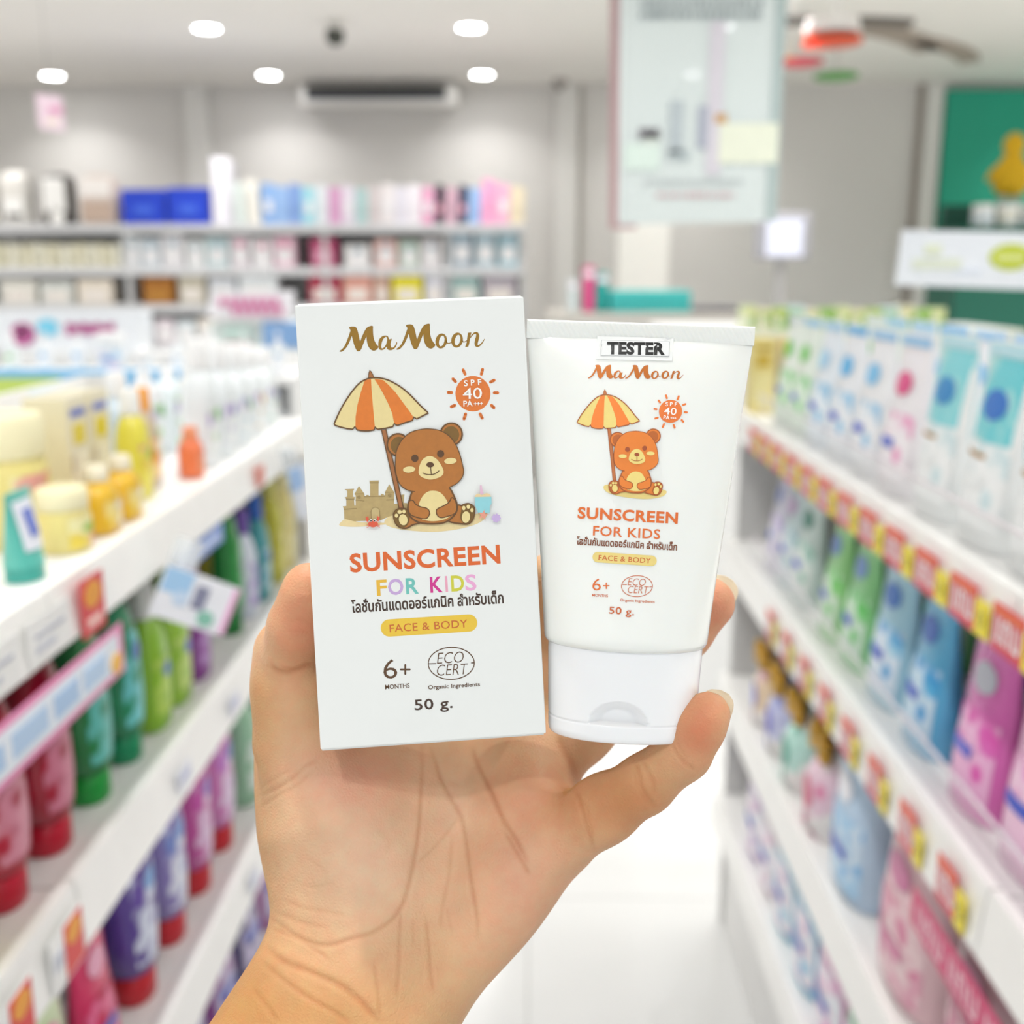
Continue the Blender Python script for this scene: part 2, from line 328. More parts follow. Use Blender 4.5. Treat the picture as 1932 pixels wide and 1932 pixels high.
def product(kind, W, D, H, c, label, cat, group=None):
    """c: dict of colours: body, cap, label, a, b (print), badge"""
    name = {'pouch': 'refill_pouch', 'bottle': 'bottle', 'tottle': 'squeeze_bottle', 'pump': 'pump_bottle', 'carton': 'carton', 'jar': 'jar', 'pack': 'soft_pack', 'gift': 'gift_bag', 'tube': 'tube'}[kind]
    t = thing(name, label, cat, (0, 0, 0), 0, group); w, d = W / 2, D / 2
    bm_ = mat(c['body'], c.get('rough', .28), var=.05, coat=c.get('coat', 0.3))
    pr = pmat(c.get('label', '#F4F6F8'), c.get('a', c['body']), c.get('b', c.get('a', c['body'])), c.get('ps', 34))
    bad = mat(c.get('badge', '#3E5FB8'), .35)
    if kind == 'pouch':
        secs = [(0, w * .93, d * .8, 2.4), (.02 * H, w * .97, d, 2.4), (.3 * H, w, d * .85, 2.3), (.62 * H, w * .98, d * .5, 2.2), (.86 * H, w * .95, d * .18, 2.2), (.92 * H, w * .95, .0028, 3), (H, w * .95, .002, 3)]
        body(secs, bm_, 'pouch_body', t)
        patch(secs, -.85, .85, .10 * H, .52 * H, .0010, pr, 'label', t)
        patch(secs, -.5, .5, .62 * H, .78 * H, .0012, bad, 'badge', t, oval=True)
        patch(secs, -.7, .3, .30 * H, .36 * H, .0020, mat(c.get('mark', '#5B6FC4'), .4), 'lettering', t)
        patch(secs, -.97, .97, .93 * H, .99 * H, .0010, mat(c.get('top', c['body']), .3), 'top_seal', t)
        if c.get('upper'):
            patch(secs, -.995, .995, .47 * H, .925 * H, .0006, pmat(c['upper'], '#A9E0E0' if c['upper'][1] in '67 8' else '#F4C3DA', c['upper'], 26), 'upper_print', t)
            patch(secs, -.9, .2, .44 * H, .462 * H, .0016, mat(c['strip'], .35, .3), 'gold_strip', t)
        if c.get('clip'):
            mb = MB(); mb.box(-w * .8, w * .8, -.009, .009, H * .985, H * 1.03, mat(c['clip'], .3, .4), bev=.003); mb.build('clip', None, t)
    elif kind == 'bottle':
        secs = [(0, w * .86, d * .86, 2.6), (.015 * H, w * .97, d * .97, 2.6), (.1 * H, w, d, 2.6), (.52 * H, w, d, 2.6), (.64 * H, w * .88, d * .9, 2.4), (.72 * H, w * .62, d * .72, 2.2), (.77 * H, w * .42, d * .55, 2)]
        body(secs, bm_, 'bottle_body', t)
        patch(secs, -.8, .8, .12 * H, .5 * H, .0007, pr, 'label', t)
        patch(secs, -.35, .35, .36 * H, .47 * H, .0014, bad, 'badge', t, oval=True)
        cs = [(.77 * H, w * .5, d * .62, 2), (.80 * H, w * .52, d * .64, 2), (.985 * H, w * .46, d * .58, 2), (H, w * .40, d * .5, 2)]
        body(cs, mat(c.get('cap', '#F3F3F3'), .3), 'cap', t)
    elif kind == 'tottle':
        cs = [(0, w * .62, d * .8, 2.2), (.01 * H, w * .66, d * .86, 2.2), (.15 * H, w * .66, d * .86, 2.2), (.165 * H, w * .6, d * .8, 2.2)]
        body(cs, mat(c.get('cap', '#D32232'), .3), 'cap', t)
        secs = [(.165 * H, w * .55, d * .75, 2.2), (.19 * H, w * .8, d * .95, 2.3), (.4 * H, w, d, 2.3), (.75 * H, w * .96, d * .9, 2.3), (.93 * H, w * .72, d * .66, 2.2), (.99 * H, w * .42, d * .4, 2.1), (H, w * .2, d * .2, 2)]
        body(secs, bm_, 'bottle_body', t)
        patch(secs, -.82, .82, .24 * H, .80 * H, .0007, pr, 'label', t)
        patch(secs, -.3, .5, .62 * H, .74 * H, .0014, bad, 'badge', t, oval=True)
    elif kind == 'tube':
        cs = [(0, w * .8, d * .95, 2.1), (.16 * H, w * .8, d * .95, 2.1)]
        body(cs, mat(c.get('cap', '#F3F3F3'), .3), 'cap', t)
        secs = [(.16 * H, w * .86, d, 2.1), (.5 * H, w * .93, d * .7, 2.1), (.9 * H, w, d * .15, 2.1), (H, w, .0015, 2.4)]
        body(secs, bm_, 'tube_body', t)
        patch(secs, -.75, .75, .35 * H, .9 * H, .0008, mat(c.get('label', '#F4F6F8'), .35), 'label', t)
        patch(secs, -.35, .35, .5 * H, .8 * H, .0016, bad, 'lettering', t)
    elif kind == 'pump':
        secs = [(0, w * .93, d * .93, 2.6), (.012 * H, w, d, 2.6), (.58 * H, w * .96, d * .96, 2.6), (.68 * H, w * .72, d * .75, 2.4), (.73 * H, w * .36, d * .4, 2)]
        body(secs, bm_, 'bottle_body', t)
        patch(secs, -.8, .8, .08 * H, .56 * H, .0007, pr, 'label', t)
        patch(secs, -.4, .4, .40 * H, .52 * H, .0014, bad, 'badge', t, oval=True)
        cm_ = mat(c.get('cap', '#F3F3F3'), .3); mb = MB()
        mb.loft([sring(z * H, w * a_, w * a_, 2) for z, a_ in ((.73, .40), (.80, .40), (.805, .12), (.92, .12), (.925, .34), (.985, .30), (1.0, .2))], cm_)
        mb.box(-w * .10, w * .10, -w * 1.05, 0, .945 * H, .985 * H, cm_, bev=.002); mb.build('pump_head', None, t)
    elif kind == 'carton':
        mb = MB(); mb.box(-w, w, -d, d, 0, H, bm_, bev=.0015); mb.build('box_body', None, t)
        for nm, x0, x1, z0, z1, m_ in (('label', -.86, .86, .10, .55, pr), ('badge', -.55, .55, .62, .78, bad), ('lettering', -.7, .7, .84, .90, mat(c.get('mark', '#5B6FC4'), .4))):
            mb = MB(); mb.box(x0 * w, x1 * w, -d - .0008, -d + .0002, z0 * H, z1 * H, m_, bev=.0003); mb.build(nm, None, t)
    elif kind == 'jar':
        secs = [(0, w * .93, d * .93, 2.2), (.03 * H, w, d, 2.2), (.6 * H, w, d, 2.2), (.68 * H, w * .92, d * .92, 2.1)]
        body(secs, bm_, 'jar_body', t)
        patch(secs, -.85, .85, .08 * H, .56 * H, .0008, pr, 'label', t)
        patch(secs, -.45, .45, .30 * H, .46 * H, .0015, bad, 'badge', t, oval=True)
        cs = [(.68 * H, w * .98, d * .98, 2.1), (.70 * H, w, d, 2.1), (.97 * H, w, d, 2.1), (H, w * .93, d * .93, 2.1)]
        body(cs, mat(c.get('cap', '#F3F3F3'), .35), 'lid', t)
    elif kind == 'pack':
        secs = [(0, w * .9, d * .8, 3), (.05 * H, w * .98, d, 3), (.5 * H, w, d * 1.02, 3), (.9 * H, w * .97, d * .85, 2.8), (.97 * H, w * .92, d * .45, 2.6), (H, w * .9, .004, 2.4)]
        body(secs, bm_, 'pack_body', t)
        patch(secs, -.88, .88, .1 * H, .6 * H, .001, pr, 'label', t)
        patch(secs, -.45, .45, .66 * H, .86 * H, .0014, bad, 'badge', t, oval=True)
        patch(secs, -.7, .5, .30 * H, .38 * H, .0020, mat(c.get('mark', '#4A63C0'), .4), 'lettering', t)
    elif kind == 'gift':
        secs = [(0, w * .9, d * .9, 2.6), (.02 * H, w * .97, d, 2.6), (.36 * H, w, d, 2.4), (.52 * H, w * .7, d * .65, 2.2), (.60 * H, w * .25, d * .3, 2), (.74 * H, w * .65, d * .4, 2), (.95 * H, w * .95, d * .5, 2), (H, w * .9, d * .5, 2)]
        body(secs, pmat(c['body'], c.get('a', '#F0D6DE'), '#F4F0EE', 22, .2), 'bag', t)
        mb = MB(); mb.loft([[(q * w * .5 * math.cos(k), -d * .45 + q * .004, .60 * H + q * w * .5 * math.sin(k)) for k in [2 * PI * i / 16 for i in range(16)]] for q in (1, .9, .5, .05)], mat('#C79A3A', .3, .4)); mb.build('ribbon_knot', None, t)
        mb = MB()
        for sx in (-1, 1):
            for k in range(3):
                a_ = .5 + k * .55
                mb.loft([[(sx * (q * w * .95) * math.cos(a_ - .9) + 0, -d * .55 - .006 * math.sin(3 * q) + rr * math.cos(tt), .60 * H + q * w * .9 * math.sin(a_ - .9) + rr * math.sin(tt)) for tt in [2 * PI * i / 8 for i in range(8)]] for q, rr in ((0, .005), (.35, .012), (.6, .012), (.8, .003))], mat('#C79A3A', .3, .5))
        mb.build('ribbon_bow', None, t)
        patch(secs, -.4, .4, .15 * H, .38 * H, .0012, bad, 'badge', t, oval=True)
    return t
DEG = PI / 180
def put(t, loc, rz, s=1.0):
    t.location = loc; t.rotation_euler = (0, 0, rz); t.scale = (s, s, s); return t
# ------------------------------------------------------------------ shelving along the back wall
YS = 6.4
zr = [at_y(500, 424, YS).z, at_y(120, 505, YS).z, at_y(500, 575, YS).z, at_y(500, 650, YS).z, 0.25]
xl, xr = -4.0, at_y(990, 450, YS).x
bs = thing('wall_shelving', 'long white wall shelving unit on the back wall below the air conditioner', 'shelving', (0, YS, 0))
sh = mat('#DADADA', .35)
for i, z in enumerate(zr):
    mb = MB(); mb.box(xl, xr, 0, .42, z - .03, z, sh, bev=.004); mb.box(xl, xr, -.012, 0, z - .045, z + .003, mat('#C9C9CB', .3), bev=.003); mb.build('shelf', None, bs)
mb = MB(); mb.box(xl, xr, .43, .46, 0.1, zr[0] + .0, mat('#DFDEDC', .5)); mb.build('back_panel', None, bs)
for x in (xl + .01, -2.35, -1.2, at_y(838, 480, YS).x, xr - .03):
    mb = MB(); mb.box(x, x + .03, .02, .43, 0, zr[0] - .03, mat('#CFCFD0', .35), bev=.003); mb.build('upright', None, bs)
mb = MB(); mb.box(xl, xr, .02, .42, 0, .22, sh); mb.build('base', None, bs)
def simple_item(kind, x0, x1, ytop, ybase_z, col, label, cat, group=None, lean=0.0, dy=0.03, depth=.14, extra=None):
    """item standing on a back shelf, widths read at distance YS"""
    a = at_y(x0, 450, YS + dy).x; b_ = at_y(x1, 450, YS + dy).x; zt_ = at_y((x0 + x1) / 2, ytop, YS + dy).z; H = zt_ - ybase_z; w = (b_ - a) / 2 * .96
    nm = {'bag': 'storage_bag', 'box': 'carton', 'bundle': 'wrapped_bundle', 'file': 'document_holder', 'jar': 'jar'}.get(kind, kind)
    t = thing(nm, label, cat, ((a + b_) / 2, YS + dy + depth / 2, ybase_z), 0, group)
    m_ = mat(col, .4, var=.05)
    mb = MB()
    if kind == 'box':
        mb.box(-w, w, -depth / 2, depth / 2, 0, H, m_, bev=.004)
    elif kind == 'file':
        pts = [(-w, 0), (w, 0), (w + lean * H, H * .93), (w * .3 + lean * H, H), (-w + lean * H, H)]
        mb.loft([[(x, -depth / 2, z) for x, z in pts], [(x, depth / 2, z) for x, z in pts]], m_, True, smooth=False)
    else:
        mb.loft([[(x + lean * z * H, y, z * H) for x, y, _ in sring(0, w * q, depth / 2 * q, 3.2, 20)] for z, q in ((0, .9), (.04, 1), (.8, 1), (.93, .9), (1, .55))], m_, True)
    mb.build({'box': 'box_body', 'file': 'cover'}.get(kind, 'wrapping'), None, t)
    if extra:
        for ex in extra:
            nm2, fx0, fx1, fz0, fz1, c2 = ex
            mb = MB(); lo = lean * H * (fz0 + fz1) / 2
            mb.box(fx0 * w + lo, fx1 * w + lo, -depth / 2 - .004, -depth / 2 + .0, fz0 * H, fz1 * H, mat(c2, .4), bev=.0015); mb.build(nm2, None, t)
    return t
z0 = zr[0] + .001
simple_item('bundle', -60, -5, 330, z0, '#D9D4CE', 'pale wrapped bundle at the very left end of the top back shelf', 'bundle', extra=[('print_patch', -.6, .6, .2, .6, '#EDEAE6')])
simple_item('bundle', 2, 62, 322, z0, '#D6D2CC', 'grey-white wrapped bundle left of the black and white one, top back shelf', 'bundle', extra=[('print_patch', -.7, .6, .1, .5, '#EFEDEA'), ('print_patch', -.5, .5, .12, .22, '#B59F8E')])
simple_item('bundle', 78, 140, 326, z0, '#57524F', 'white bundle with black edges on the top shelf of the back wall', 'bundle', extra=[('print_patch', -.7, .7, .25, .9, '#EDEBE8'), ('print_patch', -.3, .5, .03, .3, '#F8F6F2')])
simple_item('bundle', 150, 224, 328, z0, '#D8C8BE', 'beige and white wrapped bundle beside the blue boxes', 'bundle', extra=[('print_patch', -.8, .8, .55, .92, '#F0EAE6'), ('print_patch', -.8, .85, .05, .45, '#BFA898')])
bl = [simple_item('box', 232, 316, 357, z0, '#1B3FC4', 'bright blue box on the top back shelf, left of the pair', 'box', extra=[('emblem', -.45, .45, .3, .55, '#3F66DC'), ('lid_edge', -.99, .99, .93, .985, '#2A50D0')]),
      simple_item('box', 319, 398, 354, z0, '#1B3FC4', 'bright blue box on the top back shelf, right of the pair', 'box', extra=[('emblem', -.45, .45, .3, .55, '#3F66DC'), ('lid_edge', -.99, .99, .93, .985, '#2A50D0')])]
simple_item('file', 403, 440, 296, z0, '#E9E6EE', 'tall white folded pack standing right of the blue boxes', 'pack', lean=.02)
simple_item('file', 446, 466, 345, z0, '#DDE6E2', 'pale mint narrow pack right of the tall white one, top back shelf', 'pack', lean=-.04)
simple_item('file', 470, 494, 338, z0, '#ECE8DF', 'cream narrow pack beside the first blue pastel pack, top back shelf', 'pack', lean=-.05)
row = [('#8FB4E6', 'sky blue'), ('#9CBDEA', 'light blue'), ('#86A6DE', 'mid blue'), ('#A6DCE8', 'aqua'), ('#E4E9EE', 'off-white'), ('#DDA6CC', 'mauve pink'), ('#EADFEC', 'pale lilac'), ('#B7D3D3', 'sage'), ('#D9CFD0', 'dusty white'),
       ('#F0E9EA', 'warm white'), ('#E6E2EC', 'cool white'), ('#F2ECF2', 'bright white'), ('#E8A9C8', 'rose pink'), ('#35313C', 'black'), ('#CFA9B9', 'dull pink'), ('#3C3F58', 'navy black'), ('#9DBBE6', 'powder blue'), ('#F2A6CB', 'bright pink'), ('#F0B7D2', 'soft pink'), ('#EBDCC0', 'beige cream')]
x = 497.0
for i, (c_, nm) in enumerate(row):
    wd_ = 24.5 + (4 if c_ in ('#F2A6CB', '#EBDCC0') else 0) - (6 if 'black' in nm else 0)
    simple_item('file', x, x + wd_, 346 + (i * 5) % 9 - (12 if 'bright pink' in nm else 0), z0, c_, f'{nm} slim pack in the pastel row on the top back shelf', 'pack', 'slim packs on the top back shelf',
                lean=.02 if i < 12 else (.05 if i < 17 else .04), extra=[('print_patch', -.5, .5, .3, .6, '#F3F1F4' if i % 3 == 0 else c_)] if 'black' not in nm else [('print_patch', -.6, .6, .3, .5, '#E6A7B8')])
    x += wd_ + .3
# second row
z1 = zr[1] + .001
for i in range(15):
    c_ = ['#E9E4CC', '#E3DDC2', '#EDEAD8'][i % 3]
    simple_item('file', -20 + i * 16.4, -20 + i * 16.4 + 15, 458 + (i * 3) % 5, z1, c_, f'cream slim packet, {ORD[i]} from the left on the second back shelf', 'packet', 'cream slim packets on the second back shelf', extra=[('print_patch', -.5, .5, .15, .35, '#BDB99A' if i % 2 else '#F6F3E4')])
r2 = [(228, 262, 446, '#E4E7EA', 'plain white'), (264, 300, 450, '#D9E1E8', 'ice blue white'), (303, 345, 444, '#E9E6EA', 'lilac white'), (349, 384, 452, '#EEF0F0', 'snow white'), (386, 430, 448, '#C9DDE0', 'pale teal'), (433, 470, 446, '#E6DCE2', 'pinkish white'),
      (474, 512, 450, '#F1EEF0', 'white with pink stripe'), (515, 556, 446, '#EFC9D8', 'light pink'), (584, 634, 450, '#B8416F', 'magenta'), (648, 698, 462, '#EDEAEA', 'shiny white'), (705, 748, 452, '#EBC3BC', 'salmon'), (752, 790, 455, '#C9D8C9', 'soft green'), (793, 832, 452, '#E0DADC', 'greyish'),
      (850, 892, 436, '#9FB0BC', 'slate blue'), (896, 936, 438, '#B7CBD4', 'misty blue'), (940, 978, 440, '#A9CBD6', 'blue-green')]
for x0, x1, yt, c_, nm in r2:
    simple_item('box', x0, x1, yt, z1, c_, f'{nm} carton on the second shelf of the back wall', 'box', 'cartons on the second back shelf', extra=[('print_patch', -.7, .7, .2, .6, '#F4F2F4' if nm != 'magenta' else '#E7A3BD'), ('badge', -.3, .4, .65, .85, '#D77FA0' if 'pink' in nm or nm == 'magenta' else '#A9BECB')])
z2 = zr[2] + .001
r3 = [(-10, 60, 528, '#E6E3DA', 'ivory'), (66, 130, 530, '#D9DBD6', 'grey-white'), (136, 205, 526, '#EADFD0', 'sand'), (262, 322, 522, '#A86A1E', 'brown'), (330, 382, 520, '#C9C1AE', 'khaki'), (388, 440, 524, '#DDE0E6', 'pearl'), (444, 520, 520, '#E8ECEF', 'clean white'),
      (578, 640, 498, '#B02448', 'crimson-topped'), (643, 700, 505, '#E5A594', 'peach'), (703, 732, 515, '#D9B3A0', 'tan pink'), (736, 796, 512, '#EDDF1E', 'yellow'), (800, 835, 508, '#E3E2EA', 'frost'), (850, 905, 512, '#A3C2BF', 'grey green'), (910, 975, 514, '#BDB4BE', 'grey mauve')]
for x0, x1, yt, c_, nm in r3:
    yt = max(yt, 520)
    simple_item('box', x0, x1, yt, z2, c_, f'{nm} box on the third shelf of the back wall', 'box', 'boxes on the third back shelf', extra=[('print_patch', -.7, .7, .15, .55, '#F1E9E2' if nm not in ('brown',) else '#B9802E')])
z3 = zr[3] + .001
for x0, x1, yt, c_, nm in ((240, 278, 606, '#EEF0F2', 'white'), (282, 318, 602, '#E8DDE4', 'blush white'), (322, 358, 604, '#E3EAEE', 'cool grey'), (362, 398, 600, '#F0E8E0', 'cream white'), (402, 440, 606, '#DDE6EA', 'blue grey')):
    simple_item('box', x0, x1, yt, z3, c_, f'{nm} box on the fourth shelf of the back wall, beyond the white header board', 'box', 'boxes on the fourth back shelf', extra=[('print_patch', -.7, .7, .2, .6, '#F6F4F4')])
# ------------------------------------------------------------------ mid display behind the left gondola (faces the camera)
YM = 2.95
xm0 = -1.62; xm1 = at_y(560, 700, YM).x
ms = thing('display_rack', 'white display rack behind the left aisle shelves, full of white bottles', 'shelving', (0, YM, 0))
zm = [at_y(300, 712, YM).z, at_y(300, 862, YM).z, .62, .25]
for z in zm:
    mb = MB(); mb.box(xm0, xm1, 0, .36, z - .02, z, WMETAL, bev=.003); mb.build('shelf', None, ms)
mb = MB(); mb.box(xm0, at_y(372, 700, YM).x, -.014, 0, zm[0] - .035, zm[0] + .022, mat('#6CB9E8', .4), bev=.003); mb.build('blue_strip', None, ms)['label'] = 'sky blue shelf strip'
mb = MB(); mb.box(at_y(-60, 700, YM).x, at_y(118, 700, YM).x, -.02, -.014, zm[0] - .05, zm[0] - .0, mat('#C6DC6E', .4), bev=.002); mb.build('green_strip', None, ms)['label'] = 'lime green shelf strip'
mb = MB(); mb.box(xm0, xm1, .37, .39, .05, at_y(300, 662, YM + .4).z, WMETAL); mb.build('back_panel', None, ms)
mb = MB(); mb.box(xm0, xm1, 0, .36, 0, .22, WMETAL); mb.build('base', None, ms)
for x in (xm0, xm1 - .02):
    mb = MB(); mb.box(x, x + .02, .0, .37, 0, zm[0] - .02, WMETAL); mb.build('upright', None, ms)
hd = quad_board('header_sign', 'white header board with magenta lettering above the left display rack', 'sign', [(-70, 655), (284, 668), (284, 584), (-70, 588)], YM + .25, .01, mat('#EDF0F4', .4))
c = hd.location
def header_mark(px0, px1, py0, py1, col, nm='lettering', oval=False):
    a = at_y(px0, py1, YM + .245) - c; b_ = at_y(px1, py0, YM + .245) - c; mb = MB()
    if oval:
        mx_, mz = (a.x + b_.x) / 2, (a.z + b_.z) / 2; mb.loft([[(mx_ + (b_.x - a.x) / 2 * math.cos(t), y, mz + (b_.z - a.z) / 2 * math.sin(t)) for t in [2 * PI * i / 24 for i in range(24)]] for y in (-.004, -.009)], mat(col, .4))
    else: mb.box(a.x, b_.x, -.008, -.003, a.z, b_.z, mat(col, .4), bev=.001)
    mb.build(nm, None, hd)
header_mark(22, 64, 610, 652, '#BE5F97', 'emblem', True); header_mark(34, 52, 618, 634, '#F2E4EC', 'emblem', True); header_mark(72, 108, 602, 634, '#7FD2EE', 'emblem', True)
for k in range(7): header_mark(126 + k * 13.2, 136 + k * 13.2, 610 + (k % 2) * 3, 630 - (k * 7) % 5 + 3, '#B84F8E')
for px in (-50, 200):
    a = at_y(px, 650, YM + .25); mb = MB(); mb.box(a.x - c.x - .01, a.x - c.x + .01, .011, .02, zm[0] + .001 - c.z, .02, WMETAL); mb.build('stand', None, hd)
base_w = product('pump', .075, .06, .205, dict(body='#F1F4F6', label='#F4F7FA', a='#D3E4F0', b='#E3D9EA', badge='#9DC7E6'), 'x', 'bottle')
cols_m = ['#EFF2F6', '#E8EEF4']
xs = [-1.55 + i * .094 for i in range(10)]
protos = [base_w,
          product('bottle', .07, .05, .19, dict(body='#EFF3F2', label='#F4F7F4', a='#A9D68A', b='#D7EBC8', badge='#8CC75F', cap='#F7F7F7'), 'x', 'bottle'),
          product('jar', .08, .08, .12, dict(body='#E9F0F6', label='#F4F4F8', a='#B7D5EE', b='#E8D7E6', badge='#7EA8DA', cap='#F4F4F4'), 'x', 'jar')]
def proto_put(protos, used, k, loc, rz, label, group, s=1.0):
    t = protos[k]
    if k not in used:
        used.add(k); put(t, loc, rz, s); t['label'] = label; t['group'] = group; return t
    return dup(t, loc, rz, label, group, s)
used = set()
nmk = ['white pump bottle', 'white bottle with green label', 'pale blue jar']
for r_, z in enumerate(zm[:3]):
    for i, x in enumerate(xs):
        k = [[0, 1, 0, 0, 2, 0, 0, 1, 0, 0], [2, 0, 2, 1, 0, 2, 0, 2, 1, 0], [0, 0, 1, 1, 2, 2, 0, 0, 1, 2]][r_][i]
        s = min(1.0, (.115 if r_ == 0 else 1) / (1 if r_ else [.205, .19, .12][k])) if r_ == 0 else .78
        proto_put(protos, used, k, (x, YM + .10, z + .001), 0, f'{nmk[k]}, {ORD[i]} from left, {["top", "second", "third"][r_]} shelf of left display rack', 'white toiletries on the left display rack', s)
# pink lettered sign and blue panel on the shelf behind it
sg = quad_board('header_sign', 'white sign with pink lettering above the blue panel, behind the left shelves', 'sign', [(392, 598), (550, 606), (556, 548), (396, 552)], 3.9, .01, mat('#EFEDF2', .4)); c = sg.location
for r_ in range(2):
    for k in range(7):
        a = at_y(412 + k * 17 + r_ * 24, 578 + r_ * 16, 3.89) - c; b_ = at_y(424 + k * 17 + r_ * 24, 562 + r_ * 16, 3.89) - c
        if 412 + k * 17 + r_ * 24 > 535: continue
        mb = MB(); mb.box(a.x, b_.x, -.009, -.005, a.z, b_.z, mat('#D989B0', .4), bev=.001); mb.build('lettering', None, sg)
gd = thing('display_cabinet', 'pale cabinet with a blue front panel under the pink-lettered sign', 'cabinet', (0, 3.9, 0))
x0 = at_y(395, 700, 3.9).x; x1 = at_y(620, 700, 3.9).x; zt_ = at_y(450, 610, 3.9).z
mb = MB(); mb.box(x0, x1, .02, .5, 0, zt_, mat('#DCE6E4', .4), bev=.006); mb.build('cabinet_body', None, gd)
a = at_y(497, 656, 3.9); b_ = at_y(610, 607, 3.9)
mb = MB(); mb.box(a.x, b_.x, -.0, .02, a.z, b_.z, mat('#7FA6D6', .4), bev=.002); mb.build('front_panel', None, gd)
a = at_y(424, 655, 3.9); b_ = at_y(470, 615, 3.9)
mb = MB(); mb.box(a.x, b_.x, -.0, .02, a.z, b_.z, mat('#BFD6D0', .4), bev=.002); mb.build('front_panel', None, gd)
a = at_y(426, 657, 3.9); b_ = at_y(474, 645, 3.9)
mb = MB(); mb.box(a.x, b_.x, -.006, .0, a.z, b_.z, mat('#D08C9C', .4), bev=.002); mb.build('trim_bar', None, gd)
mb = MB(); mb.box(at_y(405, 600, 3.9).x, at_y(540, 600, 3.9).x, .01, .03, zt_, at_y(450, 598, 3.9).z + .02, WMETAL); mb.build('sign_bracket', None, gd)
# ------------------------------------------------------------------ counter area at the far end, centre right
def block(name, label, cat, px0, px1, ptop, y, depth, col, zbot=0.0, parts=None, bev=.004):
    a = at_y(px0, ptop, y); b_ = at_y(px1, ptop, y); zt_ = at_y((px0 + px1) / 2, ptop, y).z
    t = thing(name, label, cat, ((a.x + b_.x) / 2, y, zbot)); w = (b_.x - a.x) / 2
    mb = MB(); mb.box(-w, w, 0, depth, 0, zt_ - zbot, mat(col, .4), bev=bev); mb.build(parts or 'body', None, t); t['w'] = w; t['h'] = zt_ - zbot; return t
ct = block('checkout_counter', 'white checkout counter at the far end of the aisle', 'counter', 1040, 1720, 602, 5.4, .6, '#E4E2DE')
zc = ct['h']; w = ct['w']
mb = MB(); mb.box(-w - .02, w + .02, -.03, .63, zc, zc + .03, mat('#B9B4AC', .35), bev=.005); mb.build('worktop', None, ct); zc += .031
t = block('carton', 'wide turquoise box on the counter right of the turquoise upright book', 'box', 1152, 1304, 549, 5.45, .3, '#3FB5B2', zc)
mb = MB()
for k in range(3): mb.box(-t['w'] * .98, t['w'] * .98, -.004, 0, t['h'] * (.2 + .25 * k), t['h'] * (.24 + .25 * k), mat('#2C9A9A', .4))
mb.build('lid_edge', None, t)
for px0, px1, py, col, lab in ((1103, 1122, 502, '#D24E87', 'pink upright folder on the checkout counter'), (1126, 1148, 514, '#1F9C96', 'turquoise upright book beside the pink folder'), (1074, 1090, 528, '#C7D2D4', 'pale grey upright folder on the counter, left of the pink one')):
    t = block('folder', lab, 'folder', px0, px1, py, 5.5, .22, col, zc)
    mb = MB(); mb.box(-t['w'] * .9, t['w'] * .9, -.003, 0, t['h'] * .75, t['h'] * .9, mat('#EFE6EE', .4)); mb.build('spine_label', None, t)
t = block('payment_terminal', 'dark grey low device on the checkout counter behind the tube', 'device', 1305, 1395, 578, 5.45, .2, '#6D6A70', zc)
mb = MB(); mb.box(-t['w'] * .8, t['w'] * .8, -.004, 0, .02, t['h'] * .7, mat('#2E2D33', .4)); mb.build('front_panel', None, t)
# checkout monitor on a pole
mo = at_y(1478, 445, 5.0); mt = thing('monitor', 'small grey framed screen on a pole above the checkout counter', 'monitor', (mo.x, 5.0, zc))
a = at_y(1424, 490, 5.0); b_ = at_y(1534, 400, 5.0); zo = zc
mb = MB(); mb.box(a.x - mo.x, b_.x - mo.x, 0, .045, a.z - zo, b_.z - zo, mat('#A4A3AA', .35), bev=.015); mb.build('casing', None, mt)
a2 = at_y(1446, 484, 4.98); b2 = at_y(1518, 414, 4.98)
mb = MB(); mb.box(a2.x - mo.x, b2.x - mo.x, -.006, .001, a2.z - zo, b2.z - zo, mat('#DEE1F2', .25, emit=.08), bev=.002); mb.build('screen', None, mt)
mb = MB(); mb.cyl((0, .03, -zo), (0, .03, a.z - zo + .02), .022, .022, mat('#A8A6A6', .35)); mb.cyl((0, .03, -zo), (0, .03, -zo + .02), .16, .16, mat('#A8A6A6', .35)); mb.build('pole', None, mt)
# ------------------------------------------------------------------ wall display at far right with yellow toy
YW = 6.6
a = at_y(1812, 432, YW); b_ = at_y(2020, 432, YW)
ws = thing('wall_shelf', 'dark green shelf cabinet against the teal wall at far right', 'shelf', (a.x, YW, 0)); zsf = at_y(1870, 428, YW).z; zs2 = at_y(1870, 382, YW + .2).z
mb = MB(); mb.box(0, b_.x - a.x, .0, .5, 0, zsf, mat('#11604E', .5), bev=.005); mb.build('cabinet_body', None, ws)
mb = MB(); mb.box(.05, b_.x - a.x, .42, .5, zsf, zs2, mat('#0E5142', .5), bev=.005); mb.build('riser', None, ws)
a2 = at_y(1752, 600, YW)
for i, (px0, px1, c_, l_) in enumerate(((1834, 1876, '#DDEAF0', 'white-blue'), (1880, 1922, '#EDE8D0', 'cream'), (1926, 1968, '#E6E8EA', 'pale grey'))):
    p0_ = at_y(px0, 430, YW + .1); p1_ = at_y(px1, 430, YW + .1); wj = p1_.x - p0_.x
    t = product('jar', wj * .96, wj * .9, at_y(px0, 386, YW + .1).z - zsf, dict(body=c_, label='#F2F4F4', a=c_, b='#A9C0D8', badge=c_, cap='#F4F4F2'), f'{l_} jar on the dark green shelf cabinet below the yellow toy', 'jar', 'jars on the dark green cabinet')
    put(t, ((p0_.x + p1_.x) / 2, YW + .12, zsf + .001), 0)
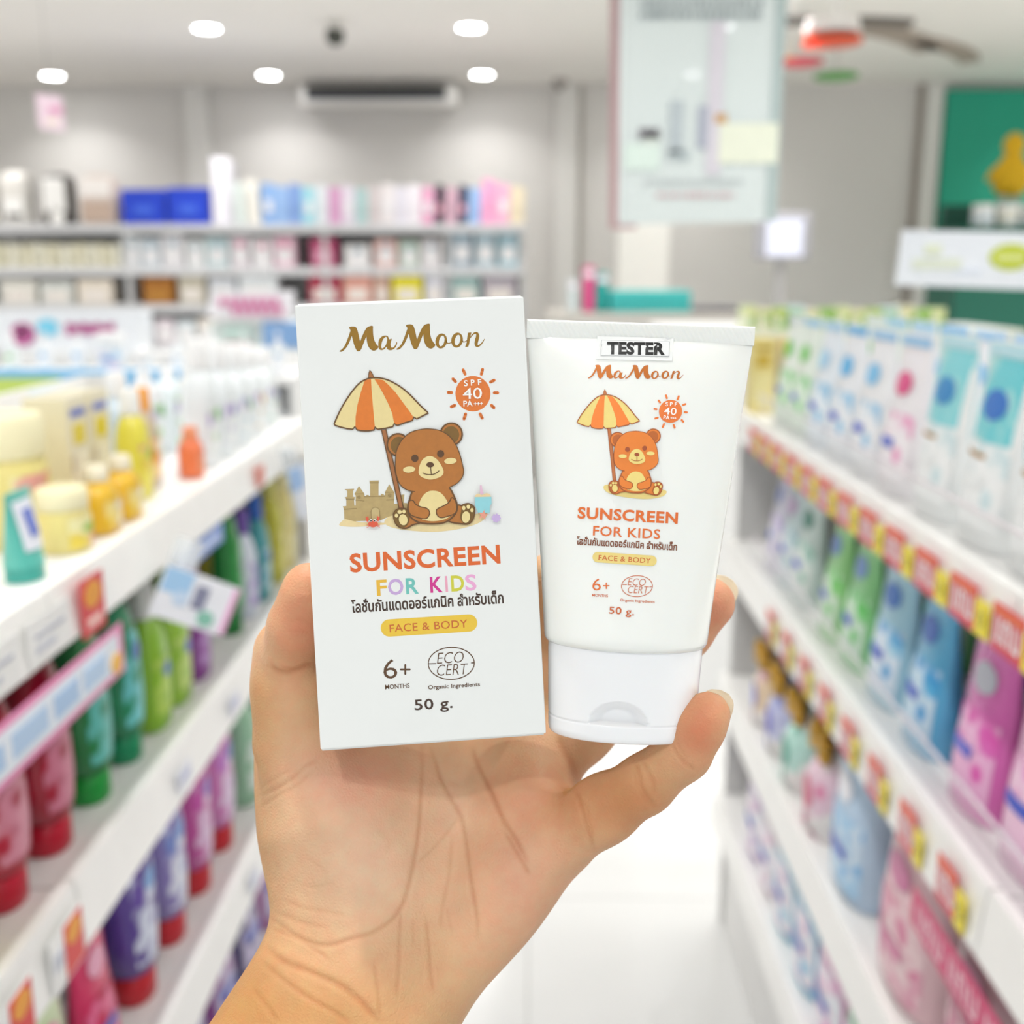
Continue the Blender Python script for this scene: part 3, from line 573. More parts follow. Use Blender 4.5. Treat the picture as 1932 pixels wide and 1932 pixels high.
# yellow plush duckling-like toy, plain
p = at_y(1905, 370, YW + .46); zt_ = at_y(1905, 250, YW + .46).z; Ht = zt_ - zs2
t = thing('plush_toy', 'plain yellow plush figure standing on the dark green cabinet', 'toy', (p.x, YW + .46, zs2))
ym = mat('#E9B91E', .8, var=.15, scale=60, bump=.6); mb = MB()
mb.loft([sring(z * Ht, w_ * Ht, w_ * Ht * .7, 2.1, 24) for z, w_ in ((.12, .10), (.16, .20), (.3, .27), (.5, .24), (.64, .16), (.7, .12))], ym); mb.build('torso', None, t)
mb = MB(); mb.loft([sring(z * Ht, w_ * Ht, w_ * Ht * .9, 2, 24) for z, w_ in ((.68, .06), (.72, .12), (.82, .16), (.92, .13), (.98, .07), (1.0, .01))], ym); mb.build('head', None, t)
for sx in (-1, 1):
    mb = MB(); mb.loft([[(sx * (.2 + q * .14) * Ht + r_ * Ht * math.cos(k), r_ * Ht * math.sin(k), (.55 - q * .22) * Ht) for k in [2 * PI * i / 12 for i in range(12)]] for q, r_ in ((0, .04), (.3, .06), (.8, .055), (1, .02))], ym); mb.build('arm', None, t)
    mb = MB(); mb.loft([sring(z * Ht, .05 * Ht, .06 * Ht, 2, 14) for z in (0, .02, .16)], mat('#C9C5BD', .7), M=Matrix.Translation((sx * .09 * Ht, 0, 0))); mb.build('leg', None, t)
# ------------------------------------------------------------------ island behind the right gondola with green and yellow packs
YI = 3.6
x0 = at_y(1402, 600, YI).x; x1 = at_y(1790, 600, YI).x; zI = at_y(1560, 622, YI).z
isl = thing('display_table', 'white display unit behind the right aisle shelves, topped with small packs', 'display', ((x0 + x1) / 2, YI, 0)); w = (x1 - x0) / 2 + .25
mb = MB(); mb.box(-w, w, 0, .5, 0, zI, WMETAL, bev=.005); mb.build('cabinet_body', None, isl)
mb = MB(); mb.box(-w, w, -.01, 0, zI - .05, zI, mat('#E3E6D2', .4)); mb.build('front_rail', None, isl)
cc = [('#DDE7B4', 'lime and cream'), ('#8DBF4C', 'green'), ('#ECE6C8', 'cream'), ('#C8E6EE', 'light blue'), ('#A7C95A', 'leaf green'), ('#EAE3B0', 'pale yellow')]
for i in range(13):
    x = x0 + (x1 - x0) * (i + .5) / 13; c_, n_ = cc[(i * 5) % 6]
    t = product('carton', (x1 - x0) / 13 * .9, .08, at_y(1560, 578 + (i * 7) % 10, YI).z - zI, dict(body=c_, label='#F3F4E8', a=c_, b='#7FAF3F', badge='#8DBF4C' if i % 2 else '#E6E08A', mark='#B9C97A'), f'{n_} small pack, {ORD[i]} from left, behind the right shelves', 'pack', 'small packs on the unit behind the right shelves')
    put(t, (x, YI + .06, zI + .001), 0)
# ------------------------------------------------------------------ tilted header sign on the right shelves
YH = 2.05
hs = quad_board('header_sign', 'white header sign with a yellow-green oval above the right aisle shelves', 'sign', [(1690, 538), (1990, 548), (1996, 440), (1704, 434)], YH, .008, mat('#EFF2F8', .35)); c = hs.location
a = at_y(1864, 510, YH) - c; b_ = at_y(1950, 461, YH) - c; mx_, mz = (a.x + b_.x) / 2, (a.z + b_.z) / 2
mb = MB(); mb.loft([[(mx_ + (b_.x - a.x) / 2 * math.cos(t), y, mz + (b_.z - a.z) / 2 * math.sin(t)) for t in [2 * PI * i / 32 for i in range(32)]] for y in (-.0005, -.003)], mat('#C3CE1E', .4)); mb.build('oval_badge', None, hs)
for k in range(5):
    xk = a.x + (b_.x - a.x) * (.18 + k * .13); mb = MB(); mb.box(xk, xk + .006, -.0045, -.002, mz - .007, mz + .006, mat('#EEF2B8', .4), bev=.0008); mb.build('lettering', None, hs)
for x_, y_, w_, h_, col in ((1722, 488, 90, 20, '#E3E8D6'), (1745, 462, 30, 18, '#E6EBD0'), (1800, 508, 50, 8, '#DDE3EE')):
    p_ = at_y(x_, y_, YH) - c; q_ = at_y(x_ + w_, y_ + h_, YH) - c
    mb = MB(); mb.box(p_.x, q_.x, -.003, .0001, q_.z, p_.z, mat(col, .4), bev=.0004); mb.build('print_patch', None, hs)
# ------------------------------------------------------------------ aisle gondolas
XF = 0.43; YE = 2.14; YN = -0.55
ZS = [1.215, 0.93, 0.62, 0.33]
RAILH = [.052, .065, .065, .06]
def gondola(side, label):
    YE = 2.14 if side < 0 else 2.30
    """side -1 left, +1 right; front face at |x| = XF"""
    g = thing('aisle_shelving', label, 'shelving', (side * XF, 0, 0)); X = lambda d: side * d
    def bx(nm, d0, d1, y0, y1, z0_, z1_, m, bev=.0015):
        mb = MB(); mb.box(min(X(d0), X(d1)), max(X(d0), X(d1)), y0, y1, z0_, z1_, m, bev=bev); return mb.build(nm, None, g)
    perf = mat('#F3F2F0', .4)
    for z, rh in zip(ZS, RAILH):
        for y0, y1 in ((YN, .918), (.922, YE)):
            bx('shelf', .012, .44, y0, y1, z - .02, z, perf)
            # price rail: an upright lip with a slanted ticket channel
            mb = MB(); pts = [(0, z + .008), (.012, z + .008), (.012, z - rh + .006), (-.004, z - rh), (-.008, z - rh + .004), (-.002, z - .004)]
            mb.loft([[(X(d), y, zz) for d, zz in pts] for y in (y0, y1)], mat('#F9F8F5', .3), True, smooth=False); mb.build('price_rail', None, g)
    bx('back_panel', .44, .455, YN, YE, .05, 1.30, mat('#E4E2DE', .45))
    bx('base', .03, .44, YN, YE, 0, ZS[3] - .021, mat('#E9E8E6', .4))
    for y in (YN, .92, YE):
        bx('upright', .405, .44, y - .012, y + .012, 0, 1.30, mat('#DCDBD8', .35))
    bx('end_panel', .02, .455, YE + .002, YE + .018, 0, ZS[0] - .02, mat('#DDDCDA', .4))
    bx('end_trim', .05, .075, YE + .018, YE + .024, .05, ZS[0] - .05, mat('#8F8C8A', .5))
    return g
GL = gondola(-1, 'white metal aisle shelving on the left side of the aisle')
GR = gondola(1, 'white metal aisle shelving on the right side of the aisle')
# clear acrylic front guard on the right top shelf and second shelf
gl = bpy.data.materials.new('clear_acrylic'); gl.use_nodes = True; nt = gl.node_tree; b = nt.nodes['Principled BSDF']
b.inputs['Base Color'].default_value = (.95, .96, .97, 1); b.inputs['Roughness'].default_value = .05; b.inputs['Alpha'].default_value = .13
for nm, z in (('top', ZS[0]), ('second', ZS[1])):
    mb = MB(); mb.box(XF + .016, XF + .019, YN + .02, YE - .01, z + .0005, z + .05, gl); mb.box(XF + .0155, XF + .0195, YN + .02, YE - .01, z + .05, z + .0525, mat('#E6DDE2', .2))
    tag(mb.build('shelf_guard', None), f'clear acrylic front guard along the {nm} shelf on the right', 'shelf guard')
# ------------------------------------------------------------------ stock on the aisle shelves
def stock(side, si, y, depth, kind, W, D, H, cols, look, cat, order, tilt=0.0, grp=None):
    """one product standing on shelf si; y along the aisle, depth behind the shelf front"""
    shelf = ['top', 'second', 'third', 'lowest'][si]; sd = 'left' if side < 0 else 'right'
    t = product(kind, W, D, H, cols, f'{look}, {order}, {sd} {shelf} aisle shelf', cat, grp)
    put(t, (side * (XF + depth), y, ZS[si] + .001), side * -90 * DEG * 1.0 + tilt); return t
# --- left, top shelf
CY = dict(body='#EBDD8E', label='#F3EDB6', a='#E9D255', b='#E6A6A0', badge='#9CC24E', cap='#F3ECC4')
CG = dict(body='#E7B81F', label='#F3DE8A', a='#E8C22E', b='#F4EBD8', badge='#EFE9DE', cap='#EFE7CF')
CC = dict(body='#EAE2C4', label='#EFE9D3', a='#CFC4A2', b='#B9A98C', badge='#E3CE22', cap='#EFE9D3')
CT = dict(body='#5BBFB2', label='#E9EDF7', badge='#6F7FD0', cap='#3FA79B')
CO = dict(body='#F09A2A', label='#F8D9A0', a='#F09A2A', b='#E86A2A', badge='#F4EBD8', cap='#F4F0EA')
CW = dict(body='#EDF2F4', label='#F2F6F6', a='#BFE0A6', b='#C9B9E0', badge='#79C26B', cap='#F8F8F8')
CWB = dict(body='#D6E6F2', label='#EAF1F8', a='#9CC7E8', b='#CFE3F4', badge='#6FA6DE', cap='#F8F8F8')
CR = dict(body='#EE7B4A', label='#F29A72', a='#EE7B4A', b='#F5B79A', badge='#F7E3DA', cap='#F09A70')
L = -1
dep = lambda D: .030 + D / 2
stock(L, 0, .85, dep(.04), 'tube', .050, .036, .105, CO, 'orange squeeze tube', 'tube', 'nearest the camera')
stock(L, 0, .985, dep(.036), 'tube', .052, .036, .085, CT, 'teal tube with a white label', 'tube', 'front row')
stock(L, 0, 1.095, dep(.05), 'jar', .058, .05, .066, CY, 'small pale yellow jar with cream lid', 'jar', 'before the big tub')
stock(L, 0, .985, .16, 'bottle', .055, .045, .125, CO, 'orange slim bottle with white cap', 'bottle', 'beside the big tub')
stock(L, 0, 1.125, .130, 'jar', .095, .09, .138, CY, 'big pale yellow tub with cream lid', 'tub', 'behind the small jar')
stock(L, 0, 1.175, dep(.04), 'bottle', .055, .042, .075, CG, 'small golden yellow bottle', 'bottle', 'nearer one of two')
stock(L, 0, 1.245, dep(.04), 'bottle', .055, .042, .075, CG, 'small golden yellow bottle', 'bottle', 'farther one of two')
stock(L, 0, 1.235, .115, 'carton', .058, .05, .145, CC, 'cream patterned box with yellow band', 'box', 'nearer one of two')
stock(L, 0, 1.30, .115, 'carton', .058, .05, .145, CC, 'cream patterned box with yellow band', 'box', 'farther one of two')
stock(L, 0, 1.36, .075, 'bottle', .05, .04, .140, dict(CY, body='#E6DB48', cap='#F4F4F0', label='#EFE46A'), 'lemon yellow bottle with white cap', 'bottle', 'front row')
stock(L, 0, 1.425, .085, 'bottle', .045, .038, .135, dict(CO, cap='#F4A021', body='#C9B79C'), 'brown bottle with orange cap', 'bottle', 'front row')
stock(L, 0, 1.41, .185, 'carton', .07, .05, .135, CWB, 'pale blue box', 'box', 'behind the orange cap')
stock(L, 0, 1.505, dep(.035), 'bottle', .036, .034, .072, CR, 'small coral orange bottle', 'bottle', 'front row')
stock(L, 0, 1.49, .14, 'bottle', .06, .045, .150, CWB, 'pale blue bottle with white cap', 'bottle', 'behind the coral bottle')
for i, (y, d) in enumerate(((1.60, .06), (1.69, .06), (1.79, .06), (1.90, .065), (2.02, .07))):
    stock(L, 0, y, d, 'bottle', .066, .05, .188 - i * .01, dict(CW, a=['#BFE0A6', '#C9B9E0', '#A9D0E8', '#E8C9A0', '#A9D9C0'][i], badge=['#79C26B', '#8A78C8', '#4E9E58', '#E9B24A', '#5A6FB0'][i]), f'white bottle with {["green", "violet", "blue", "orange", "mint"][i]} print', 'bottle', 'near the far end')
for i, y in enumerate((1.64, 1.75, 1.86, 1.97)):
    stock(L, 0, y, .155, 'pump', .06, .048, .17 - i * .01, dict(CW, body=['#F0F0F2', '#E6F0F2', '#F2EEE8', '#E8EEF4'][i]), 'white pump bottle behind the printed bottles', 'bottle', f'{ORD[3 - i]} from the far end')
# --- left, second shelf
def hue(b_, l_, a_, bg, cap): return dict(body=b_, label=l_, a=a_, b=b_, badge=bg, cap=cap)
row2 = [(0.72, 'tottle', .075, .05, .20, hue('#E8D54A', '#F6F0C0', '#E8D54A', '#F6F6EE', '#E8D54A'), 'yellow striped bottle', 'bottle'),
        (0.8, 'bottle', .078, .055, .205, hue('#E8D54A', '#F4EDB0', '#F4F4EE', '#F6F6EE', '#EAD94A'), 'yellow bottle', 'bottle'),
        (0.895, 'tottle', .078, .055, .205, hue('#B80F34', '#D88A9E', '#A30C38', '#6A6FD0', '#C01030'), 'raspberry red bottle', 'bottle'),
        (0.995, 'tottle', .078, .055, .205, hue('#A80C30', '#CF7A92', '#980A34', '#6A6FD0', '#C01030'), 'dark red bottle', 'bottle'),
        (1.1, 'tottle', .075, .055, .205, hue('#12803E', '#5FBFB4', '#128050', '#3C5FA8', '#18A03E'), 'emerald green bottle', 'bottle'),
        (1.2, 'tottle', .07, .05, .20, hue('#0F8A5A', '#6FCFD0', '#109060', '#4A6FC0', '#129060'), 'green bottle with aqua label', 'bottle'),
        (1.295, 'bottle', .066, .05, .19, hue('#8FC22E', '#B9DA5A', '#7FB52E', '#5A7FC8', '#EDEDE8'), 'lime green bottle with white cap', 'bottle'),
        (1.38, 'bottle', .066, .05, .19, hue('#9AC83E', '#C6E07A', '#86BE3A', '#6A88C8', '#7AA82E'), 'yellow-green bottle', 'bottle'),
        (1.47, 'bottle', .06, .045, .19, hue('#8E3F98', '#B88AC8', '#8E3F98', '#C9B0DE', '#8A3A94'), 'violet bottle', 'bottle'),
        (1.665, 'tottle', .06, .045, .20, hue('#1E8838', '#2E9A48', '#1E8838', '#7FC88A', '#1A7E34'), 'deep green slim bottle', 'bottle'),
        (1.755, 'bottle', .058, .045, .185, hue('#DCE2F0', '#B9A6DA', '#DCE2F0', '#8A6FC0', '#6F4FA8'), 'pale bottle with violet cap', 'bottle'),
        (1.85, 'bottle', .058, .045, .19, hue('#3F9AA0', '#A9D0D8', '#3F8AA8', '#2F6FC0', '#2F66C0'), 'teal bottle with blue cap', 'bottle'),
        (1.965, 'bottle', .066, .05, .205, hue('#BDB82E', '#D6CE6A', '#B4AE2A', '#E8E29A', '#CFC96A'), 'olive yellow bottle', 'bottle'),
        (2.06, 'bottle', .062, .05, .205, hue('#E3D58A', '#EDE6B0', '#D9C96A', '#CFC05A', '#E9DFA6'), 'pale straw bottle', 'bottle')]
for r_ in range(2):
    for i, (y, k_, W, D, H, c_, lk, ct_) in enumerate(row2):
        if r_ and i % 2: continue
        stock(L, 1, y + r_ * .02, .03 + D / 2 + r_ * .13, k_, W, D, H, c_, lk, ct_, 'front row' if r_ == 0 else 'second row')
# --- left, third shelf
row3 = [(0.93, 'pouch', .10, .05, .19, hue('#CFE0B0', '#E6ECD8', '#9CC86A', '#E89AB4', '#fff'), 'pale green refill pouch', 'pouch'),
        (1.05, 'pouch', .085, .05, .20, hue('#D81C5E', '#E86A96', '#C8144E', '#F0A9C4', '#fff'), 'hot pink refill pouch', 'pouch'),
        (1.185, 'tottle', .09, .06, .235, hue('#5A3F98', '#DCE3F4', '#6A4FA8', '#6FA6E0', '#CC2230'), 'dark violet bottle with red cap', 'bottle'),
        (1.305, 'tottle', .085, .06, .235, hue('#8C7FC0', '#E3E6F4', '#7A8FD0', '#6FA0E0', '#CC2230'), 'lavender blue bottle with red cap', 'bottle'),
        (1.425, 'tottle', .085, .06, .235, hue('#C84F9E', '#E3C3E0', '#C84FA8', '#8A6FD0', '#CC2230'), 'magenta bottle with red cap', 'bottle'),
        (1.545, 'tottle', .085, .06, .235, hue('#D77FC0', '#E6CFE8', '#C87FD0', '#7A7FD0', '#CC2230'), 'orchid pink bottle with red cap', 'bottle'),
        (1.7, 'bottle', .08, .06, .225, hue('#9AC8A6', '#DCEADF', '#9AC8A6', '#C9A0D0', '#E6EDE6'), 'sage green bottle', 'bottle'),
        (1.85, 'bottle', .08, .06, .225, hue('#A9D2B6', '#E3EDE4', '#A9D2B6', '#7FB08A', '#E6EDE6'), 'light mint bottle', 'bottle')]
for r_ in range(2):
    for i, (y, k_, W, D, H, c_, lk, ct_) in enumerate(row3):
        stock(L, 2, y + r_ * .02, .03 + D / 2 + r_ * .14, k_, W, D, H, c_, lk, ct_, 'front row' if r_ == 0 else 'second row')
row4 = [(1.35, '#5A2F78', 'deep purple'), (1.5, '#8E3F8E', 'plum'), (1.65, '#3A3468', 'indigo'), (1.8, '#B66FA8', 'mauve'), (1.95, '#6F5FA8', 'blue violet')]
for r_ in range(2):
    for i, (y, c_, lk) in enumerate(row4):
        stock(L, 3, y, .065 + r_ * .15, 'pouch', .12, .07, .24, hue(c_, '#C9C0DC', c_, '#E6DCEC', '#fff'), f'{lk} refill pouch', 'pouch', 'front row' if r_ == 0 else 'second row')
# --- right, top shelf: tall pouches behind, white packs in front
R_ = 1
def pc(b_, l_, a_, bg, mk='#4A63C8', top=None, clip=None): return dict(body=b_, label=l_, a=a_, b=b_, badge=bg, mark=mk, top=top or b_, clip=clip)
AQ = lambda **k: dict(body='#F1F4F4', label='#F4F6F6', a='#D3E6EA', b='#F1F4F4', mark='#F1F4F4', top='#BFE6F0', **k)
rt = [(2.05, dict(pc('#E9F2E9', '#DDF0DC', '#8FD68A', '#5FC84A', '#6A7FD0', '#DDE9EC')), 'white and green refill pouch'),
      (1.93, pc('#E6F0E6', '#E0F2E0', '#86D286', '#74CF5A', '#6A7FD0', '#9AD0F0'), 'white refill pouch with green badge'),
      (1.80, pc('#E6EEF6', '#EAF3FA', '#7CC0E6', '#A9D6F2', '#5A6FD0', '#A9D6F2'), 'white and sky blue refill pouch'),
      (1.67, pc('#EEF1F6', '#EFF3F8', '#8AC6EA', '#58B6EA', '#5A6FD0', '#62B8EC'), 'blue-topped white refill pouch'),
      (1.54, pc('#F0F1F4', '#F2F4F8', '#9CCBEA', '#7FC4EE', '#5A6FD0', '#9CCBEF'), 'white refill pouch with light blue badge'),
      (1.41, pc('#F2EEF2', '#F6F0F4', '#EFA6CC', '#E0508A', '#5A6FD0', '#9CCBEF'), 'white and pink refill pouch'),
      (1.27, AQ(badge='#2F8AC8', upper='#86D6DE', strip='#B8862E'), 'aqua and white refill pouch with gold strip'),
      (1.13, AQ(badge='#2F74C8', upper='#6FCFD8', strip='#B8862E'), 'turquoise and white refill pouch with gold strip'),
      (1.00, dict(AQ(badge='#E0508A', upper='#EFA2CB', strip='#B8862E'), top='#C9E6F4'), 'pink and white refill pouch with gold strip'),
      (.87, dict(AQ(badge='#D8609A', upper='#E996C6', strip='#B8862E'), top='#C9E6F4'), 'rose and white refill pouch with gold strip')]
for r_ in range(2):
    for i, (y, c_, lk) in enumerate(rt):
        stock(R_, 0, y - .015 * r_, .065 + .14 * r_, 'pouch', .118, .065, .205 + .008 * (i > 5), c_, lk, 'pouch', 'front row' if r_ == 0 else 'rear row')
# tall cream cartons at the far end
for i, (y, d) in enumerate(((2.23, .038), (2.23, .10))):
    t = stock(R_, 0, y, d, 'carton', .05, .055, .155, dict(body='#E6D48A', label='#EADDA0', a='#D9C46A', b='#E9DDA6', badge='#C9A83E', mark='#B8962E'), 'straw yellow carton', 'box', ['at the far end, nearer the aisle', 'at the far end, second from the aisle'][i])
    t.rotation_euler.z = 0
# --- right, second shelf
rs = [(2.06, pc('#D9D6E8', '#E6E4EE', '#B9A6D6', '#8A9AD6'), 'pale lilac patterned refill pouch'),
      (1.95, pc('#C9DCE0', '#E0E6EA', '#9CC0C8', '#C9A6D0'), 'grey blue patterned refill pouch'),
      (1.84, pc('#CFE0DC', '#E3EAE6', '#7FB8A6', '#3F8A78'), 'sage patterned refill pouch'),
      (1.66, pc('#9ADB8E', '#DCEBDC', '#66C85A', '#6F9AD8'), 'bright green refill pouch'),
      (1.53, pc('#8FD690', '#D3E8D6', '#5AC45A', '#7AA0D8'), 'grass green refill pouch'),
      (1.39, pc('#A9D6EA', '#DCE8F4', '#5AA8DC', '#4A7FD0'), 'pale blue refill pouch'),
      (1.25, pc('#5FB6E2', '#C9E0F0', '#3F9AD6', '#3F6FC8'), 'sky blue refill pouch'),
      (1.09, pc('#E36FBE', '#F0B9DC', '#E05FB4', '#C9CBD8', '#6A6FD0'), 'hot pink refill pouch'),
      (0.955, pc('#EDB0D6', '#F2CBE2', '#E890CC', '#B9C0DA', '#4A5FC8'), 'soft pink refill pouch'),
      (0.83, pc('#E8A0CC', '#F2CBE2', '#E890CC', '#B9C0DA', '#4A5FC8'), 'rosy pink refill pouch')]
for r_ in range(2):
    for i, (y, c_, lk) in enumerate(rs):
        stock(R_, 1, y + r_ * .01, .065 + r_ * .15, 'pouch', .11, .065, .215, c_, lk, 'pouch', 'front row' if r_ == 0 else 'second row', tilt=((i * 37) % 11 - 5) * .012)
# --- right, third shelf: gift bags, diaper packs, big pink pack
r3s = [(2.03, 'gift', .10, .08, .235, dict(body='#EAD2B4', a='#D9A9C0', badge='#6F6FD0'), 'clear gift bag with gold bow and violet badge', 'gift bag'),
       (1.9, 'gift', .10, .08, .235, dict(body='#C6C9EA', a='#9AA0DA', badge='#6058D0'), 'bluish gift bag with gold bow', 'gift bag'),
       (1.765, 'gift', .11, .09, .24, dict(body='#BFE6DC', a='#6FC8B0', badge='#1FA088'), 'mint gift bag with gold bow and green badge', 'gift bag'),
       (1.61, 'gift', .12, .10, .25, dict(body='#EACBDA', a='#E07FA6', badge='#D8507A'), 'pink gift bag with gold bow', 'gift bag'),
       (1.43, 'pack', .14, .10, .22, dict(body='#BFD6EC', label='#CFE3F4', a='#6FB4E6', b='#A9D2F0', badge='#E9E9F0', mark='#4A5FC8'), 'light blue soft pack', 'pack'),
       (1.20, 'pack', .16, .11, .225, dict(body='#E8C3C9', label='#ECCFD2', a='#D87FA0', b='#E0A6B8', badge='#C8709A', mark='#D87FA6'), 'dusty pink soft pack', 'pack'),
       (0.98, 'pack', .16, .11, .225, dict(body='#DDBFC4', label='#E8CDD0', a='#C8708F', b='#E0A6B8', badge='#B8608A', mark='#D87FA6'), 'greyish pink soft pack', 'pack')]
for r_ in range(2):
    for i, (y, k_, W, D, H, c_, lk, ct_) in enumerate(r3s):
        stock(R_, 2, y, .016 + D / 2 + r_ * .16, k_, W, D, H, c_, lk, ct_, 'front row' if r_ == 0 else 'second row')
r4s = [(2.03, '#C9B6DA', 'lilac'), (1.90, '#E3D6DE', 'pinkish white'), (1.77, '#A9D6EA', 'light blue'), (1.62, '#8FCBE8', 'sky blue'), (1.47, '#E6A6D0', 'orchid pink'), (1.32, '#9CD6A6', 'mint green'), (1.17, '#F0B6CC', 'candy pink')]
for r_ in range(2):
    for i, (y, c_, lk) in enumerate(r4s):
        stock(R_, 3, y, .065 + r_ * .16, 'pack', .125, .09, .245, dict(body=c_, label='#EEF0F6', a=c_, b='#F0D6E6', badge='#5A6FD0' if i % 2 else '#E890B8'), f'{lk} soft pack', 'pack', 'front row' if r_ == 0 else 'second row')

# ------------------------------------------------------------------ tickets on the price rails
def rail_basis(side, y, z):
    """x to the right along the rail as seen from the aisle, y up, z out of the rail"""
    X = Vector((0, side * -1, 0)); Zn = Vector((-side, 0, 0)); Y = Vector((0, 0, 1))
    M = Matrix((X, Y, Zn)).transposed().to_4x4(); M.translation = (side * (XF - .0095), y, z); return M
thv, thf = text_mesh('แถม', .015, res=2)
txs = [v[0] for v in thv]; tys = [v[1] for v in thv]; tw = max(txs) - min(txs); th_ = max(tys) - min(tys)
def lettering(parent, m, x0, x1, y0, y1, z=.0016):
    mb = MB(); mb.add([(x0 + (v[0] - min(txs)) / tw * (x1 - x0), y0 + (v[1] - min(tys)) / th_ * (y1 - y0), z) for v in thv], thf, m); return mb.build('lettering', None, parent)
redm = mat('#D9304A', .35); yelm = mat('#F2DE1E', .35); whm = mat('#FBFBFB', .4); orm = mat('#E86A34', .35)
def promo(y, z, w, h, label, group, yellow=True, redc=None):
    t = thing('promo_ticket', label, 'price ticket', (0, 0, 0), 0, group); t.matrix_world = rail_basis(1, y, z)
    mb = MB(); mb.box(-w / 2, w * .18, -h / 2, h / 2, 0, .0012, redc or redm, bev=.0004); mb.build('red_card', None, t)
    mb = MB(); mb.box(-w / 2 + .001, w * .18 - .001, h * .28, h * .45, .0010, .0017, orm); mb.build('orange_band', None, t)
    lettering(t, whm, -w * .42, w * .12, -h * .30, h * .24)
    if yellow:
        mb = MB(); mb.box(w * .19, w / 2, -h * .48, h * .30, 0, .002, yelm, bev=.0004); mb.build('yellow_card', None, t)
        mb = MB(); mb.cyl((w * .35, -h * .1, .0019), (w * .35, -h * .1, .0024), h * .16, h * .16, mat('#6C661A', .4), 14); mb.cyl((w * .35, -h * .1, .0023), (w * .35, -h * .1, .0027), h * .10, h * .10, yelm, 14); mb.build('round_mark', None, t)
    return t
n1 = 12; proto = None
for i in range(n1):
    y = .90 + i * .102
    proto = promo(y, ZS[0] - .026, .094, .044, f'red and yellow promotion ticket, {ORD[n1 - 1 - i]} from the far end of the top right rail', 'promotion tickets on the top right rail')
n2 = 8
for i in range(n2):
    y = .98 + i * .118
    promo(y, ZS[1] - .033, .074, .050, f'red ticket with yellow corner, {ORD[n2 - 1 - i]} from the far end of the second right rail', 'promotion tickets on the second right rail')
# pink banner strip hung under the second right rail
M = rail_basis(1, .885, ZS[1] - .105); t = thing('banner_strip', 'deep pink banner strip hanging below the second right rail', 'banner'); t.matrix_world = M
mb = MB(); mb.box(-.19, .19, -.022, .022, 0, .001, mat('#D2386E', .4)); mb.build('strip', None, t)
for k in range(4): lettering(t, mat('#F3C9D6', .4), -.17 + k * .088, -.10 + k * .088, -.014, .013, .0014)
def card(side, y, z, w, h, col, label, marks, tilt=0.0, out=.0, cat='price ticket', name='price_card', yaw=0.0):
    t = thing(name, label, cat); M = rail_basis(side, y, z) @ Matrix.Translation((0, 0, out)) @ Matrix.Rotation(yaw, 4, 'Y') @ Matrix.Rotation(tilt, 4, 'Z'); t.matrix_world = M
    mb = MB(); mb.box(-w / 2, w / 2, -h / 2, h / 2, 0, .0012, mat(col, .35), bev=.0004); mb.build('card', None, t)
    for k_, (nm, x0, x1, y0, y1, c_) in enumerate(marks):
        mb = MB(); z0_, z1_ = .0010, .0017 + .0003 * k_
        if nm == 'oval_mark': mb.loft([[((x0 + x1) / 2 * w + (x1 - x0) / 2 * w * math.cos(a_), (y0 + y1) / 2 * h + (y1 - y0) / 2 * h * math.sin(a_), zz) for a_ in [2 * PI * i / 20 for i in range(20)]] for zz in (z0_, z1_)], mat(c_, .4))
        else: mb.box(x0 * w, x1 * w, y0 * h, y1 * h, z0_, z1_, mat(c_, .4), bev=.0002)
        mb.build(nm, None, t)
    return t
# left rails
for i, y in enumerate((.70, .80, .90)):
    card(-1, y, ZS[0] - .024, .085, .042, '#F4F4F2', f'plain white price ticket, {ORD[i]} from the near end of the top left rail', [('lettering', -.35, .35, .05, .15, '#B9BCC8'), ('lettering', -.35, .1, -.25, -.1, '#C9CCD6')])
card(-1, .99, ZS[0] - .026, .055, .056, '#D9343A', 'red promotion ticket with orange flash on the top left rail', [('oval_mark', -.35, .35, -.05, .42, '#F0A01E'), ('lettering', -.3, .3, -.35, -.2, '#F4C9C0')], out=.002)
card(-1, .87, ZS[0] - .089, .36, .052, '#E88AB8', 'long banner with pink border and blue lettering under the top left rail', [('print_patch', -.48, .46, -.36, .36, '#E6EDF6'), ('lettering', -.42, -.22, -.2, .2, '#A9C8EA'), ('lettering', -.18, .0, -.2, .2, '#B4D0EE'), ('lettering', .04, .18, -.2, .2, '#A9C8EA'), ('lettering', .22, .36, -.2, .2, '#B9D4F0'), ('oval_mark', .40, .47, -.4, .0, '#F2B93E')], out=.004, cat='banner', name='banner_strip')
card(-1, 1.34, ZS[0] - .062, .20, .026, '#5F86D6', 'blue strip ticket under the top left rail beyond the hanging card', [('lettering', -.4, .4, -.2, .2, '#B9CBEE')], cat='price ticket')
wb = card(-1, 1.15, ZS[0] - .072, .100, .058, '#F2F5FA', 'white wobbler card with blue corner and pink edge hanging from the top left rail', [('print_patch', -.48, -.12, .0, .46, '#A9D2F4'), ('oval_mark', -.3, -.1, -.2, .1, '#CFE3F8'), ('lettering', -.05, .12, -.15, .3, '#8C90A8'), ('oval_mark', .08, .3, -.42, -.12, '#8CC8B4'), ('pink_edge', .42, .49, -.46, .46, '#F0B9DC')], tilt=-.50, yaw=-.75, out=.05, cat='wobbler card', name='shelf_wobbler')
mb = MB(); mb.box(-.03, -.015, .03, .062, -.034, .0005, mat('#E9EEF2', .2, alpha=.6)); mb.build('clear_arm', None, wb)
